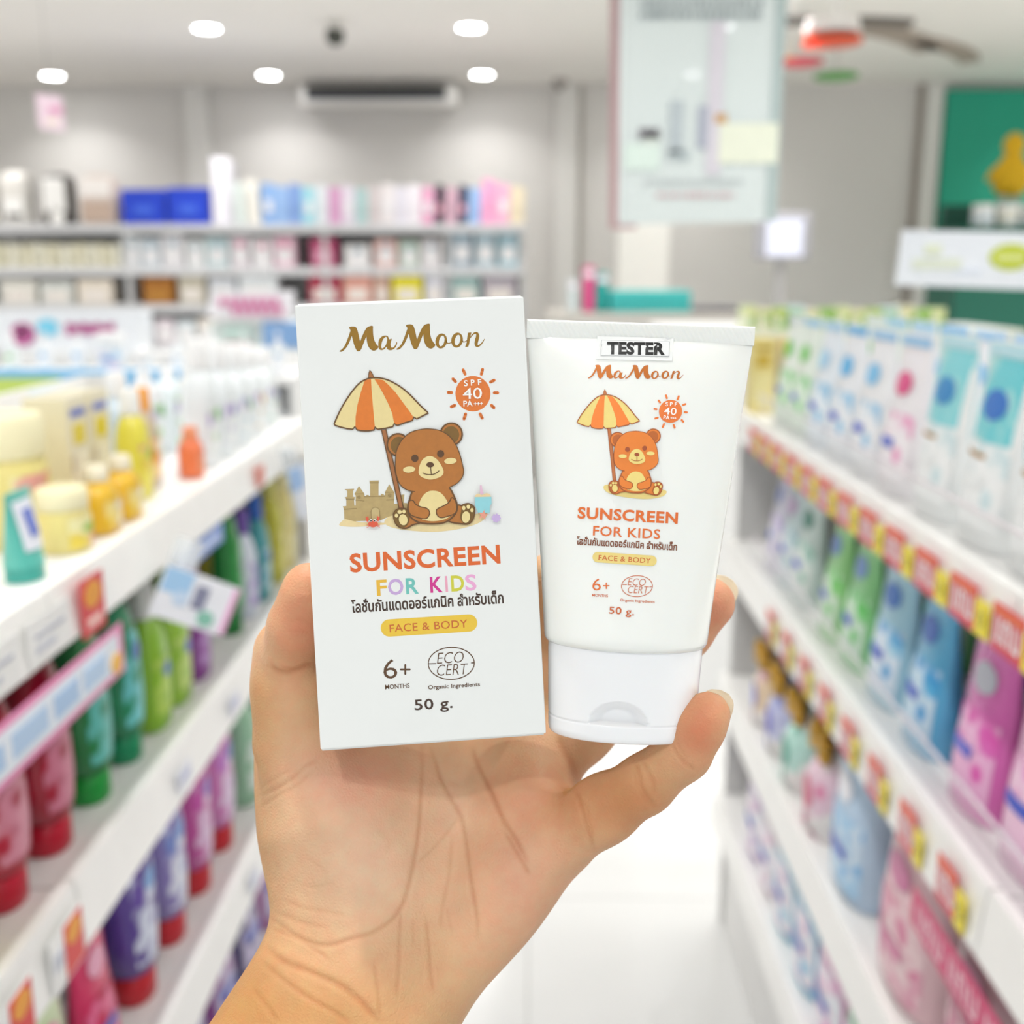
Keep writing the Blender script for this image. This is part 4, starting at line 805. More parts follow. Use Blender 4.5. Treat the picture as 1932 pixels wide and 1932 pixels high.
wb = card(-1, 1.79, ZS[0] - .075, .050, .095, '#E9EEF6', 'small pale wobbler card near the far end of the top left rail', [('print_patch', -.48, .1, .05, .46, '#A9C9F0'), ('oval_mark', -.1, .4, -.4, .1, '#F6F6FA')], tilt=.25, yaw=-.7, out=.04, cat='wobbler card', name='shelf_wobbler')
mb = MB(); mb.box(-.01, .005, .03, .075, -.029, .0005, mat('#E9EEF2', .2, alpha=.6)); mb.build('clear_arm', None, wb)
card(-1, 1.66, ZS[0] - .026, .05, .03, '#E2705A', 'small coral ticket on the top left rail near its far end', [('lettering', -.3, .3, -.2, .1, '#F2C0B0')])
for i, (y, d) in enumerate(((.875, 0), (.77, 0))):
    card(-1, y, ZS[1] - .034, .07, .055, '#F4F4F2', f'white ticket with red and orange flash on the second left rail, {["farther", "nearer"][i]} one', [('red_patch', -.1, .46, -.46, .46, '#DD3A34'), ('oval_mark', -.02, .40, -.0, .42, '#F0A01E'), ('lettering', -.42, -.15, -.1, .2, '#C9CCD6')])
for i, (si, y) in enumerate(((1, 1.22), (1, 1.45), (1, 1.75), (2, 1.5), (2, 1.9))):
    card(-1, y, ZS[si] - .032, .05, .028, '#E6E8F2', ['pale ticket on the second left rail, nearest of the plain ones', 'pale ticket in the middle of the second left rail', 'pale ticket at the far part of the second left rail', 'pale ticket in the middle of the third left rail', 'pale ticket at the far part of the third left rail'][i], [('lettering', -.35, .35, -.1, .2, '#B9BEDC')])
# ================================================================== held box and tube
CMn = np.array(CM)
def rot3(a, b_, c):
    ca, sa, cb, sb, cc_, sc = math.cos(a), math.sin(a), math.cos(b_), math.sin(b_), math.cos(c), math.sin(c)
    return np.array([[cc_, -sc, 0], [sc, cc_, 0], [0, 0, 1]]) @ np.array([[cb, 0, sb], [0, 1, 0], [-sb, 0, cb]]) @ np.array([[1, 0, 0], [0, ca, -sa], [0, sa, ca]])
class Surface:
    """a face of a held object: (u, v) in metres on it, and where a pixel of the photograph falls on it"""
    def __init__(s, R, t, fn): s.R = R; s.t = np.array(t, float); s.fn = fn
    def local(s, uv, off=0.0):
        p = s.fn(uv[:, 0], uv[:, 1]); p[:, 2] += off; return p
    def proj(s, uv):
        p = s.local(uv) @ s.R.T + s.t; return np.stack([966 + F * p[:, 0] / -p[:, 2], 966 - F * p[:, 1] / -p[:, 2]], 1)
    def inv(s, px):
        px = np.asarray(px, float); uv = ((px - [966 + F * s.t[0] / -s.t[2], 966 - F * s.t[1] / -s.t[2]]) * [1, -1]) * (-s.t[2] / F); e = 1e-5
        for _ in range(8):
            f0 = s.proj(uv); fu = (s.proj(uv + [e, 0]) - f0) / e; fv = (s.proj(uv + [0, e]) - f0) / e; r = px - f0
            det = fu[:, 0] * fv[:, 1] - fu[:, 1] * fv[:, 0]
            uv = uv + np.stack([(r[:, 0] * fv[:, 1] - r[:, 1] * fv[:, 0]) / det, (fu[:, 0] * r[:, 1] - fu[:, 1] * r[:, 0]) / det], 1)
        return uv
    def matrix(s):
        M = Matrix.Identity(4)
        for i in range(3):
            for j in range(3): M[i][j] = s.R[i, j]
            M[i][3] = s.t[i]
        return CM @ M
def smooth(pts, n=6, closed=True):
    P = [np.array(p, float) for p in pts]; out = []; N = len(P); rng_ = range(N) if closed else range(N - 1)
    for i in rng_:
        if closed: a, b_, c, d = P[i - 1], P[i], P[(i + 1) % N], P[(i + 2) % N]
        else: a, b_, c, d = P[max(0, i - 1)], P[i], P[i + 1], P[min(N - 1, i + 2)]
        for k in range(n):
            t = k / n; out.append(.5 * ((2 * b_) + (c - a) * t + (2 * a - 5 * b_ + 4 * c - d) * t * t + (3 * b_ - a - 3 * c + d) * t ** 3))
    if not closed: out.append(P[-1])
    return [tuple(p) for p in out]
def ell(cx, cy, rx, ry, rot=0.0, n=36):
    return [(cx + rx * math.cos(t) * math.cos(rot) - ry * math.sin(t) * math.sin(rot), cy + rx * math.cos(t) * math.sin(rot) + ry * math.sin(t) * math.cos(rot)) for t in [2 * PI * i / n for i in range(n)]]
class Art:
    """flat print on a Surface: collects shapes in frame pixels, builds one mesh"""
    def __init__(s, surf, tf=None, base=2e-5, step=1.6e-5, cut=None): s.surf = surf; s.tf = tf or (lambda p: p); s.base = base; s.step = step; s.cut = cut; s.items = []; s.k = 0
    def _add(s, vs, fs, m, layer=None):
        if layer is None: s.k += 1; layer = s.k
        s.items.append((np.array(vs, float), fs, m, layer))
    def fill(s, pts, m, holes=(), layer=None):
        loops = [pts] + list(holes); tess = __import__('mathutils').geometry.tessellate_polygon([[Vector((x, y, 0)) for x, y in lp] for lp in loops])
        vs = [p for lp in loops for p in lp]; s._add(vs, [tuple(t) for t in tess], m, layer)
    def stroke(s, pts, w, m, closed=False, layer=None):
        P = np.array(pts, float); N = len(P); ws = w if hasattr(w, '__len__') else [w] * N
        ws = np.interp(np.linspace(0, 1, N), np.linspace(0, 1, len(ws)), ws)
        if closed: T = np.roll(P, -1, 0) - np.roll(P, 1, 0)
        else: T = np.gradient(P, axis=0)
        T /= np.maximum(1e-9, np.linalg.norm(T, axis=1))[:, None]; Nn = np.stack([-T[:, 1], T[:, 0]], 1)
        vs = np.concatenate([P + Nn * ws[:, None] / 2, P - Nn * ws[:, None] / 2]); fs = []
        for i in range(N if closed else N - 1): j = (i + 1) % N; fs += [(i, j, N + j), (i, N + j, N + i)]
        vs = list(map(tuple, vs))
        if not closed:
            for e in (0, N - 1):
                c = ell(P[e][0], P[e][1], ws[e] / 2, ws[e] / 2, 0, 12); o = len(vs); vs += c; fs += [(o, o + k, o + k + 1) for k in range(1, 11)]
        s._add(vs, fs, m, layer)
    def text(s, body, p0, p1, cap, m, bold=.0, shear=0.0, res=3, ref='H', spacing=1.0, layer=None):
        vs, fs = text_mesh(body, bold, shear, res, spacing); V = np.array(vs); x0, x1 = V[:, 0].min(), V[:, 0].max()
        p0 = np.array(p0, float); p1 = np.array(p1, float); ex = (p1 - p0) / (x1 - x0); d = (p1 - p0) / np.linalg.norm(p1 - p0)
        ey = np.array([d[1], -d[0]]) * cap / .70
        s._add(p0 + (V[:, :1] - x0) * ex + V[:, 1:2] * ey, fs, m, layer)
    def build(s, name, parent):
        mb = MB()
        for vs, fs, m, layer in s.items:
            vs = np.array([s.tf(p) for p in vs])
            if s.cut:
                b = bmesh.new(); bv = [b.verts.new((x, y, 0)) for x, y in vs]
                for f in fs:
                    try: b.faces.new([bv[i] for i in f])
                    except ValueError: pass
                for ax in (0,):
                    lo, hi = vs[:, ax].min(), vs[:, ax].max(); q = math.ceil(lo / s.cut) * s.cut
                    while q < hi:
                        bmesh.ops.bisect_plane(b, geom=b.verts[:] + b.edges[:] + b.faces[:], plane_co=(q, 0, 0), plane_no=(1, 0, 0)); q += s.cut
                b.verts.index_update(); vs = np.array([tuple(v.co)[:2] for v in b.verts]); fs = [[v.index for v in f.verts] for f in b.faces]; b.free()
            uv = s.surf.inv(vs); P = s.surf.local(uv, s.base + s.step * layer)
            mb.add([tuple(p) for p in P], fs, m)
        o = mb.build(name, None, parent)
        me = o.data; b = bmesh.new(); b.from_mesh(me)     # all print faces look outwards
        for f in b.faces:
            if f.normal.z < 0: f.normal_flip()
        b.to_mesh(me); b.free(); return o
# ------------------------------------------------------------------ the carton
RB = rot3(.0298, .0859, .0547); tB = (-.0249, -.0029, -.3017); BW, BH, BD = .063, .1227, .033
SB = Surface(RB, tB, lambda u, v: np.stack([u, v, u * 0], 1))
def card_mat():
    m = bpy.data.materials.new('coated_carton'); m.use_nodes = True; nt = m.node_tree; b = nt.nodes['Principled BSDF']
    b.inputs['Base Color'].default_value = (.83, .84, .815, 1); b.inputs['Roughness'].default_value = .38; b.inputs['Coat Weight'].default_value = .35; b.inputs['Coat Roughness'].default_value = .12
    tc = nt.nodes.new('ShaderNodeTexCoord'); n = nt.nodes.new('ShaderNodeTexNoise'); n.inputs['Scale'].default_value = 60; nt.links.new(tc.outputs['Object'], n.inputs['Vector'])
    w = nt.nodes.new('ShaderNodeTexWave'); w.inputs['Scale'].default_value = 28; w.inputs['Distortion'].default_value = 18; w.inputs['Detail'].default_value = 1; nt.links.new(tc.outputs['Object'], w.inputs['Vector'])
    bp = nt.nodes.new('ShaderNodeBump'); bp.inputs['Strength'].default_value = .05; bp.inputs['Distance'].default_value = .0006
    mx = nt.nodes.new('ShaderNodeMath'); mx.operation = 'ADD'; nt.links.new(n.outputs['Fac'], mx.inputs[0]); nt.links.new(w.outputs['Fac'], mx.inputs[1]); nt.links.new(mx.outputs[0], bp.inputs['Height'])
    nt.links.new(bp.outputs[0], b.inputs['Coat Normal']); return m
cm = card_mat()
bx = thing('product_carton', 'white sunscreen carton with a brown bear under a striped parasol, held in the hand', 'box'); bx.matrix_world = SB.matrix()
mb = MB(); mb.box(-BW / 2, BW / 2, -BH / 2, BH / 2, -BD, 0, cm, bev=.00045); mb.build('box_body', None, bx)
mb = MB()   # tuck flaps: thin folded edges at top and bottom
mb.box(-BW / 2 + .0008, BW / 2 - .0006, BH / 2 - .0002, BH / 2 + .0004, -BD + .001, -.0006, cm, bev=.0002); mb.build('top_flap', None, bx)
mb = MB(); mb.box(-BW / 2 + .0003, BW / 2 - .0005, -BH / 2 - .0006, -BH / 2 + .0001, -BD + .001, -.0012, cm, bev=.0002); mb.build('bottom_flap', None, bx)
def KB(pts): return [(620 + x / 5.682, 690 + y / 5.682) for x, y in pts]
def KL(pts): return [(620 + x / 6.0375, 600 + y / 6.0375) for x, y in pts]
def ink(c, var=.06): return mat(c, .42, var=var, scale=700, coat=.2)
M1 = [(125, 378), (150, 360), (185, 318), (215, 250), (240, 180), (252, 138), (235, 110), (270, 99), (305, 105), (322, 130), (340, 195), (358, 270), (380, 220), (410, 155), (435, 115), (465, 97), (500, 93), (502, 130), (506, 200), (520, 260), (545, 305), (565, 330), (545, 358), (515, 370), (480, 355), (455, 320), (440, 270), (430, 208), (402, 270), (375, 340), (360, 368), (340, 378), (320, 365), (295, 310), (278, 250), (264, 203), (240, 260), (210, 320), (180, 358), (150, 381)]
def draw_logo(A, m):
    A.fill(KL(smooth(M1, 4)), m, layer=1); A.stroke(KL(smooth(M1, 4)), .9, m, True, layer=1)
    A.fill(KL(smooth([(x + 648, y - 24) for x, y in M1], 4)), m, layer=1); A.stroke(KL(smooth([(x + 648, y - 24) for x, y in M1], 4)), .9, m, True, layer=1)
    A.fill(KL(smooth([(566, 300), (575, 248), (605, 212), (645, 200), (676, 210), (690, 242), (719, 237), (706, 290), (712, 332), (735, 336), (760, 308), (774, 274), (781, 288), (765, 330), (735, 358), (700, 367), (668, 354), (660, 328), (635, 355), (600, 366), (575, 350)], 4)), m,
           holes=[KL(smooth([(600, 312), (612, 262), (635, 225), (658, 216), (667, 240), (658, 290), (640, 325), (615, 345), (602, 340)], 4))], layer=1)
    for dx, dy in ((0, 0), (180, -10)):
        A.fill(KL(ell(1283 + dx, 262 + dy, 66, 86, .18)), m, holes=[KL(ell(1288 + dx, 262 + dy, 30, 62, .22))], layer=1)
    A.stroke(KL(smooth([(1338, 262), (1350, 284), (1372, 288), (1398, 278)], 4, False)), [2.4, 2, 1.6, 1.4], m, layer=1)
    A.stroke(KL(smooth([(1518, 250), (1530, 270), (1550, 272), (1575, 258)], 4, False)), [2.4, 2, 1.6, 1.4], m, layer=1)
    A.fill(KL([(1588, 168), (1626, 165), (1610, 230), (1602, 290), (1590, 326), (1555, 332), (1572, 280), (1580, 215)]), m, layer=1)
    A.stroke(KL(smooth([(1604, 240), (1632, 198), (1664, 172), (1690, 176), (1698, 205), (1688, 250), (1680, 292), (1690, 318), (1716, 314), (1748, 284), (1775, 240)], 4, False)), [1, 2, 3, 4.6, 6, 6.4, 6, 4.6, 3, 2, 1], m, layer=2)
def draw_scene(A, c, extras=True):
    cr, og, fur, out, dark, eye, wood, sand = c
    L_ = lambda pts, w=2.6, closed=True, n=5: A.stroke(KB(smooth(pts, n, closed)), w, out, closed)
    if extras:
        A.fill(KB(smooth([(115, 1712), (150, 1660), (200, 1630), (245, 1640), (290, 1668), (370, 1680), (600, 1684), (612, 1700), (500, 1712), (400, 1722), (250, 1727)], 4)), sand)
    A.fill(KB(smooth([(600, 1690), (625, 1630), (690, 1600), (900, 1590), (1300, 1590), (1560, 1590), (1680, 1570), (1690, 1620), (1600, 1690), (1400, 1750), (1150, 1780), (900, 1770), (700, 1740)] if extras else
                      [(620, 1670), (650, 1610), (900, 1560), (1300, 1560), (1600, 1600), (1640, 1650), (1560, 1720), (1350, 1775), (1100, 1785), (850, 1770), (690, 1730)], 5)), sand)
    if extras:
        ca = ink('#B9A06A', .12); cd_ = ink('#9C8452', .12)
        A.fill(KB([(168, 1640), (165, 1540), (152, 1508), (190, 1504), (190, 1430), (172, 1412), (200, 1404), (200, 1342), (170, 1324), (275, 1320), (262, 1345), (262, 1405), (285, 1410), (272, 1430), (276, 1500), (290, 1500), (290, 1392), (278, 1374), (325, 1290), (382, 1372), (386, 1398), (404, 1398), (404, 1386), (430, 1386), (430, 1396), (445, 1394), (445, 1255), (434, 1232), (540, 1230), (535, 1255), (535, 1390), (560, 1390), (562, 1376), (590, 1376), (592, 1388), (606, 1388), (605, 1356), (650, 1270), (702, 1356), (700, 1400), (700, 1480), (780, 1478), (778, 1384), (812, 1380), (804, 1470), (850, 1474), (850, 1545), (700, 1600), (640, 1620), (560, 1655), (280, 1668)]), ca)
        for a_, b_ in (((280, 1374), (380, 1374)), ((605, 1356), (700, 1356)), ((290, 1440), (380, 1450)), ((385, 1405), (605, 1400)), ((165, 1540), (300, 1530)), ((620, 1440), (700, 1436)), ((440, 1256), (536, 1254)), ((190, 1430), (275, 1430))): A.stroke(KB([a_, b_]), 1.3, cd_)
        A.fill(KB([(460, 1650), (456, 1560), (475, 1525), (503, 1518), (532, 1528), (548, 1560), (548, 1640)]), ink('#C8B27C', .1)); A.stroke(KB([(460, 1650), (456, 1560), (475, 1525), (503, 1518), (532, 1528), (548, 1560), (548, 1640)]), .9, cd_)
        for p in ((326, 1408), (655, 1390)): A.fill(KB(ell(*p, 18, 18)), cd_)
    pole = [(568, 690), (615, 685), (802, 1525), (757, 1532)]
    A.fill(KB(pole), wood); A.stroke(KB([(568, 690), (757, 1532)]), 2.0, out); A.stroke(KB([(615, 685), (802, 1525)]), 2.0, out)
    dome = smooth([(60, 625), (110, 510), (170, 400), (250, 280), (330, 190), (400, 148), (460, 132), (560, 135), (660, 165), (780, 235), (880, 320), (980, 425), (1070, 508)], 4, False)
    scal = [(1010, 538), (945, 571), (928, 562), (915, 549), (898, 588), (820, 612), (740, 640), (722, 636), (705, 618), (688, 655), (610, 672), (530, 682), (515, 676), (500, 656), (488, 690), (440, 699), (400, 701), (350, 698), (308, 690), (296, 676), (284, 653), (258, 682), (200, 676), (120, 656), (72, 640)]
    um = list(dome) + scal
    A.fill(KB(um), cr)
    A.fill(KB([(388, 158), (455, 142), (460, 250), (475, 430), (495, 650), (486, 690), (440, 699), (400, 701), (350, 698), (308, 690), (288, 655), (290, 550), (310, 420), (345, 290)]), og)
    A.fill(KB([(490, 142), (585, 155), (640, 205), (720, 290), (800, 400), (860, 480), (908, 552), (896, 588), (820, 612), (740, 640), (722, 636), (702, 618), (682, 510), (640, 410), (590, 310), (540, 220)]), og)
    A.stroke(KB(um), 2.8, out, True)
    A.fill(KB([(428, 128), (433, 80), (442, 50), (458, 68), (490, 128)]), wood); A.stroke(KB([(428, 128), (433, 80), (442, 50), (458, 68), (490, 128)]), 1.6, out, True)
    # ears, legs, body, head
    for cx_, cy_ in ((745, 848), (1315, 735)):
        A.fill(KB(ell(cx_, cy_, 116, 118)), fur); L_(ell(cx_, cy_, 116, 118, 0, 30), 3.0, n=1); A.fill(KB(ell(cx_ + (8 if cx_ < 900 else -4), cy_ + 6, 88, 92)), dark)
    lf = [(698, 1600), (716, 1556), (760, 1532), (820, 1534), (870, 1560), (900, 1610), (1010, 1668), (900, 1706), (850, 1736), (800, 1742), (750, 1722), (712, 1672)]
    rf = [(1380, 1500), (1425, 1500), (1450, 1486), (1505, 1480), (1555, 1512), (1562, 1570), (1545, 1645), (1500, 1692), (1430, 1694), (1290, 1668), (1330, 1610)]
    for q in (lf, rf): A.fill(KB(smooth(q, 4)), fur); L_(q, 3.0, n=4)
    A.fill(KB(smooth([(700, 1600), (716, 1558), (760, 1536), (825, 1540), (862, 1580), (868, 1640), (850, 1700), (800, 1736), (750, 1716), (712, 1668)], 4)), dark)
    A.fill(KB(smooth([(1420, 1560), (1436, 1500), (1505, 1484), (1552, 1514), (1558, 1570), (1542, 1640), (1500, 1688), (1440, 1684), (1412, 1630)], 4)), dark)
    bd = [(905, 1340), (870, 1430), (850, 1520), (866, 1600), (920, 1655), (1000, 1686), (1120, 1694), (1240, 1680), (1320, 1630), (1370, 1560), (1374, 1480), (1340, 1390), (1290, 1305), (1200, 1260), (1000, 1270)]
    A.fill(KB(smooth(bd, 4)), fur); L_(bd, 3.2, n=4)
    hd_ = [(722, 1010), (736, 905), (790, 800), (880, 722), (1000, 688), (1100, 685), (1200, 705), (1290, 760), (1358, 850), (1400, 950), (1428, 1060), (1441, 1130), (1425, 1195), (1370, 1258), (1285, 1300), (1180, 1330), (1050, 1345), (920, 1345), (835, 1322), (772, 1272), (740, 1200), (722, 1110)]
    L_(hd_, 3.6, n=4); A.fill(KB(smooth(hd_, 4)), fur)
    A.fill(KB(smooth([(930, 1345), (1060, 1300), (1270, 1290), (1282, 1330), (1260, 1400), (960, 1400)], 4)), fur)
    A.fill(KB(smooth([(972, 1500), (1000, 1410), (1060, 1352), (1130, 1340), (1200, 1362), (1258, 1430), (1282, 1500), (1200, 1570), (1190, 1625), (1300, 1612), (1230, 1650), (1120, 1666), (1030, 1655), (1002, 1640), (1090, 1600), (1060, 1540)], 4)), cr)
    la = [(868, 1460), (900, 1450), (930, 1490), (985, 1518), (1045, 1532), (1076, 1568), (1060, 1620), (1020, 1634), (940, 1616), (885, 1592), (862, 1540)]
    ra = [(1322, 1420), (1352, 1450), (1366, 1520), (1350, 1576), (1280, 1606), (1205, 1622), (1168, 1596), (1164, 1545), (1225, 1512), (1280, 1480), (1308, 1446)]
    for q in (la, ra): L_(q, 4.2, n=4); A.fill(KB(smooth(q, 4)), fur)
    A.fill(KB(smooth([(965, 1130), (975, 1070), (1012, 1002), (1080, 968), (1150, 995), (1202, 1060), (1232, 1130), (1214, 1180), (1150, 1210), (1080, 1221), (1002, 1196), (970, 1165)], 4)), cr)
    for p in ((925, 993), (1200, 945)): A.fill(KB(ell(*p, 38, 39)), eye)
    for p in ((863, 1113), (1305, 1022)): A.fill(KB(ell(*p, 66, 33, -.08)), cr)
    A.fill(KB(ell(1088, 1062, 40, 28)), eye); A.stroke(KB([(1093, 1086), (1100, 1165)]), 1.5, eye)
    A.stroke(KB(smooth([(1010, 1150), (1055, 1166), (1110, 1167), (1150, 1152), (1182, 1128)], 5, False)), 1.6, eye)
    for e in (ell(800, 1650, 46, 60, -.2), ell(728, 1606, 19, 21), ell(762, 1567, 23, 21), ell(808, 1563, 18, 20), ell(1470, 1622, 44, 62, .1), ell(1447, 1525, 18, 24), ell(1496, 1510, 20, 22), ell(1534, 1547, 17, 23)): A.fill(KB(e), cr)
    if extras:
        A.fill(KB([(1620, 1285), (1633, 1276), (1640, 1290), (1650, 1345), (1662, 1380), (1622, 1380)]), ink('#E3B9CF'))
        A.fill(KB(smooth([(1576, 1412), (1580, 1380), (1610, 1372), (1640, 1385), (1680, 1368), (1720, 1375), (1728, 1412)], 4)), ink('#E9CE9E'))
        A.fill(KB([(1565, 1408), (1742, 1404), (1744, 1480), (1726, 1500), (1724, 1575), (1600, 1575), (1584, 1540), (1568, 1490)]), ink('#93D2DA'))
        st = []
        for i in range(10): a_ = -PI / 2 + .2 + i * PI / 5; r_ = 58 if i % 2 == 0 else 24; st.append((1655 + r_ * math.cos(a_), 1600 + r_ * math.sin(a_)))
        A.fill(KB(st), ink('#E59A84'))
        A.fill(KB([(1792 + (46 + 6 * math.cos(9 * t)) * math.cos(t), 1632 + (44 + 6 * math.cos(9 * t)) * math.sin(t)) for t in [2 * PI * i / 54 for i in range(54)]]), ink('#C8AFDD'))
        rd = ink('#E0583A'); A.fill(KB(ell(479, 1694, 52, 36)), rd); A.fill(KB(smooth([(405, 1660), (398, 1615), (415, 1625), (425, 1608), (432, 1650), (420, 1672)], 3)), rd); A.fill(KB(smooth([(545, 1650), (550, 1612), (535, 1622), (524, 1606), (520, 1650), (532, 1668)], 3)), rd)
        for k in range(3): A.stroke(KB([(440, 1700 + k * 10), (412, 1705 + k * 14)]), .9, rd); A.stroke(KB([(520, 1700 + k * 10), (550, 1700 + k * 14)]), .9, rd)
        for p in ((456, 1657), (494, 1656)): A.fill(KB(ell(*p, 14, 14)), ink('#FBF4EE')); A.fill(KB(ell(p[0], p[1] + 3, 8, 9)), ink('#2E1A12'))
def draw_sun(A, og, wh, spf_small):
    A.fill(KB(ell(1547, 300, 188, 190, 0, 48)), og)
    for a_, b_ in (((1442, 45), (1463, 90)), ((1650, 40), (1637, 92)), ((1333, 142), (1360, 170)), ((1736, 175), (1774, 156)), ((1282, 286), (1318, 288)), ((1776, 290), (1812, 290)), ((1315, 440), (1352, 425)), ((1745, 425), (1772, 450)), ((1468, 518), (1452, 570)), ((1624, 518), (1646, 562))): A.stroke(KB([a_, b_]), 5.6, og)
    T = lambda b_, p, q, c_, bo: A.text(b_, *KB([p, q]), c_ / 5.682, wh, bo)
    T('S', (1452, 220), (1494, 217), 62, .02); T('P', (1526, 213), (1568, 210), 62, .02); T('F', (1602, 209), (1640, 206), 62, .02); T('40', (1440, 357), (1645, 352), 118, .005); T('PA', (1445, 437), (1545, 433), 60, .02)
    for k in range(3):
        x = 1572 + k * 32; A.stroke(KB([(x - 13, 408 - k), (x + 13, 406 - k)]), 1.6, wh); A.stroke(KB([(x, 394 - k), (x, 421 - k)]), 1.6, wh)
def A6(A, p, w, h, m, plus, pw): 
    A.text('6', p, (p[0] + w, p[1] - (w * .07 if w > 20 else -w * .05)), h, m, -.004); x, y = plus; A.stroke([(x - pw / 2, y), (x + pw / 2, y)], pw * .2, m); A.stroke([(x, y - pw / 2), (x, y + pw / 2)], pw * .2, m)
brn = ink('#5A3A18'); dk = ink('#3F2716')
A = Art(SB); draw_logo(A, mat('#9A7222', .35, .35, var=.12, scale=500, coat=.2)); A.build('logo_print', bx)['label'] = 'gold brand lettering'
A = Art(SB); draw_scene(A, (ink('#E9D596', .05), ink('#E07A24', .09), ink('#B4702A', .12), ink('#68451A'), ink('#7C5A1E', .12), ink('#5A3A18'), ink('#A86A38', .08), ink('#E8D29C', .08))); A.build('bear_picture', bx)['label'] = 'bear, parasol and sand castle picture'
A = Art(SB); draw_sun(A, ink('#E0772A', .08), ink('#FBF7F0'), 1); A.build('sun_badge', bx)['label'] = 'orange sun badge reading SPF 40 PA+++'
A = Art(SB); A.text('SUNSCREEN', (661, 1079), (944.5, 1061.6), 33.5, ink('#DD6420', .08), .03, spacing=1.06); A.build('title_lettering', bx)['label'] = 'orange word SUNSCREEN'
A = Art(SB)
def on_line(x, x0=585, y0=477, x1=1312, y1=435): return (560 + x / 3.864, 1000 + (y0 + (y1 - y0) * (x - x0) / (x1 - x0)) / 3.864)
for ch, a_, b_, c_ in (('F', 585, 660, '#E8B636'), ('O', 668, 780, '#C6A6D6'), ('R', 798, 890, '#6FBFB6'), ('K', 975, 1065, '#CF2C8C'), ('I', 1085, 1103, '#EBA6BC'), ('D', 1128, 1222, '#CFCB3A'), ('S', 1230, 1312, '#EBA9D2')):
    A.text(ch, on_line(a_), on_line(b_), 29, ink(c_, .05), .022, layer=1)
A.build('subtitle_lettering', bx)['label'] = 'pastel words FOR KIDS'
A = Art(SB); A.text('โลชั่นกันแดดออร์แกนิค สำหรับเด็ก', (663.5, 1155.6), (950.5, 1137.5), 19.5, dk, .028, res=2); A.build('thai_lettering', bx)['label'] = 'dark brown Thai line'
def pill(A, a_, b_, r_, m):
    d = np.array(b_) - a_; ang = math.atan2(d[1], d[0]); pts = [(b_[0] + r_ * math.cos(t), b_[1] + r_ * math.sin(t)) for t in [ang - PI / 2 + PI * i / 14 for i in range(15)]] + [(a_[0] + r_ * math.cos(t), a_[1] + r_ * math.sin(t)) for t in [ang + PI / 2 + PI * i / 14 for i in range(15)]]
    A.fill(pts, m)
A = Art(SB); pill(A, (734.7, 1184.8), (884.2, 1175.4), 16.3, ink('#E9C23A', .05)); A.text('FACE & BODY', (735.5, 1193), (882.4, 1183.2), 14.6, ink('#C8662A'), .008, spacing=1.06); A.build('yellow_pill_print', bx)['label'] = 'yellow band reading FACE & BODY'
A = Art(SB); A6(A, (724.3, 1281), 26, 37, brn, (764.6, 1263), 17); A.text('MONTHS', (727, 1300.4), (772.8, 1297.4), 8.6, brn, .012)
A.text('50 g.', (782.6, 1339.6), (854.2, 1335.0), 19.5, dk, .012, spacing=1.05); A.build('age_and_weight_lettering', bx)
def eco(A, c_, rx, ry, w, e0, e1, c0, c1, cap, o0, o1, ocap, m, tick):
    A.stroke(ell(*c_, rx, ry, -.03, 56), w, m, True); A.text('ECO', e0, e1, cap, m, -.012, .22); A.text('CERT', c0, c1, cap, m, -.012, .22)
    for a_, b_ in tick: A.stroke([a_, b_], w, m)
    A.text('Organic Ingredients', o0, o1, ocap, m, .012)
A = Art(SB); eco(A, (851.4, 1251.6), 43.4, 30.2, 1.9, (824.5, 1252.6), (875.5, 1249.6), (825, 1275.3), (884, 1272), 21.5, (808, 1300.6), (905.5, 1294.2), 7.6, brn, [((808.6, 1252.3), (822.5, 1252)), ((889.5, 1250.5), (894.5, 1250.3))]); A.build('emblem_print', bx)['label'] = 'brown oval ECO CERT emblem'

# ------------------------------------------------------------------ the squeeze tube
def tube_ab(v):
    v = np.asarray(v, float); t = np.clip((v - .0275) / (.1115 - .0275), 0, 1)
    a = .0231 + (.0314 - .0231) * t ** 1.05; b_ = .0152 * (1 - t) ** .72 * (1 - .0) + .0009
    r = np.clip((v - .0258) / .0022, 0, 1); sh = np.sqrt(np.clip(1 - (1 - r) ** 2, 0, 1)); k = .0014 * (1 - sh)
    return a - k, b_ - k * .9
TE = 2.15
def tube_front(u, v):
    a, b_ = tube_ab(v); q = np.clip(1 - np.abs(u / a) ** TE, 0, 1) ** (1 / TE)
    return np.stack([u, v, b_ * q], 1)
RT = rot3(math.radians(4.2), math.radians(-3.6), math.radians(-2.55))
dT = .3115; tT = ((1171 - 966) / F * dT, (966 - 1380) / F * dT, -dT)
ST = Surface(RT, tT, tube_front)
tb = thing('squeeze_tube', 'white sunscreen tester tube standing on its cap beside the carton, held in the hand', 'tube'); tb.matrix_world = ST.matrix()
tw_ = mat('#EDEEE9', .22, var=.01, coat=.6, scale=45, sss=.15, bump=.10)
def ring_tube(v, n=96):
    a, b_ = tube_ab(v); a = float(a); b_ = float(b_); out = []
    for k in range(n):
        t = 2 * PI * k / n; c, s_ = math.cos(t), math.sin(t)
        out.append((a * math.copysign(abs(c) ** (2 / TE), c), v, -b_ * math.copysign(abs(s_) ** (2 / TE), s_)))
    return out
mb = MB(); vv = [.02575, .0259, .0262, .0268, .0275, .029] + list(np.linspace(.031, .1085, 36)) + [.1100, .1112]
mb.loft([ring_tube(v) for v in vv], tw_); mb.build('tube_body', None, tb)
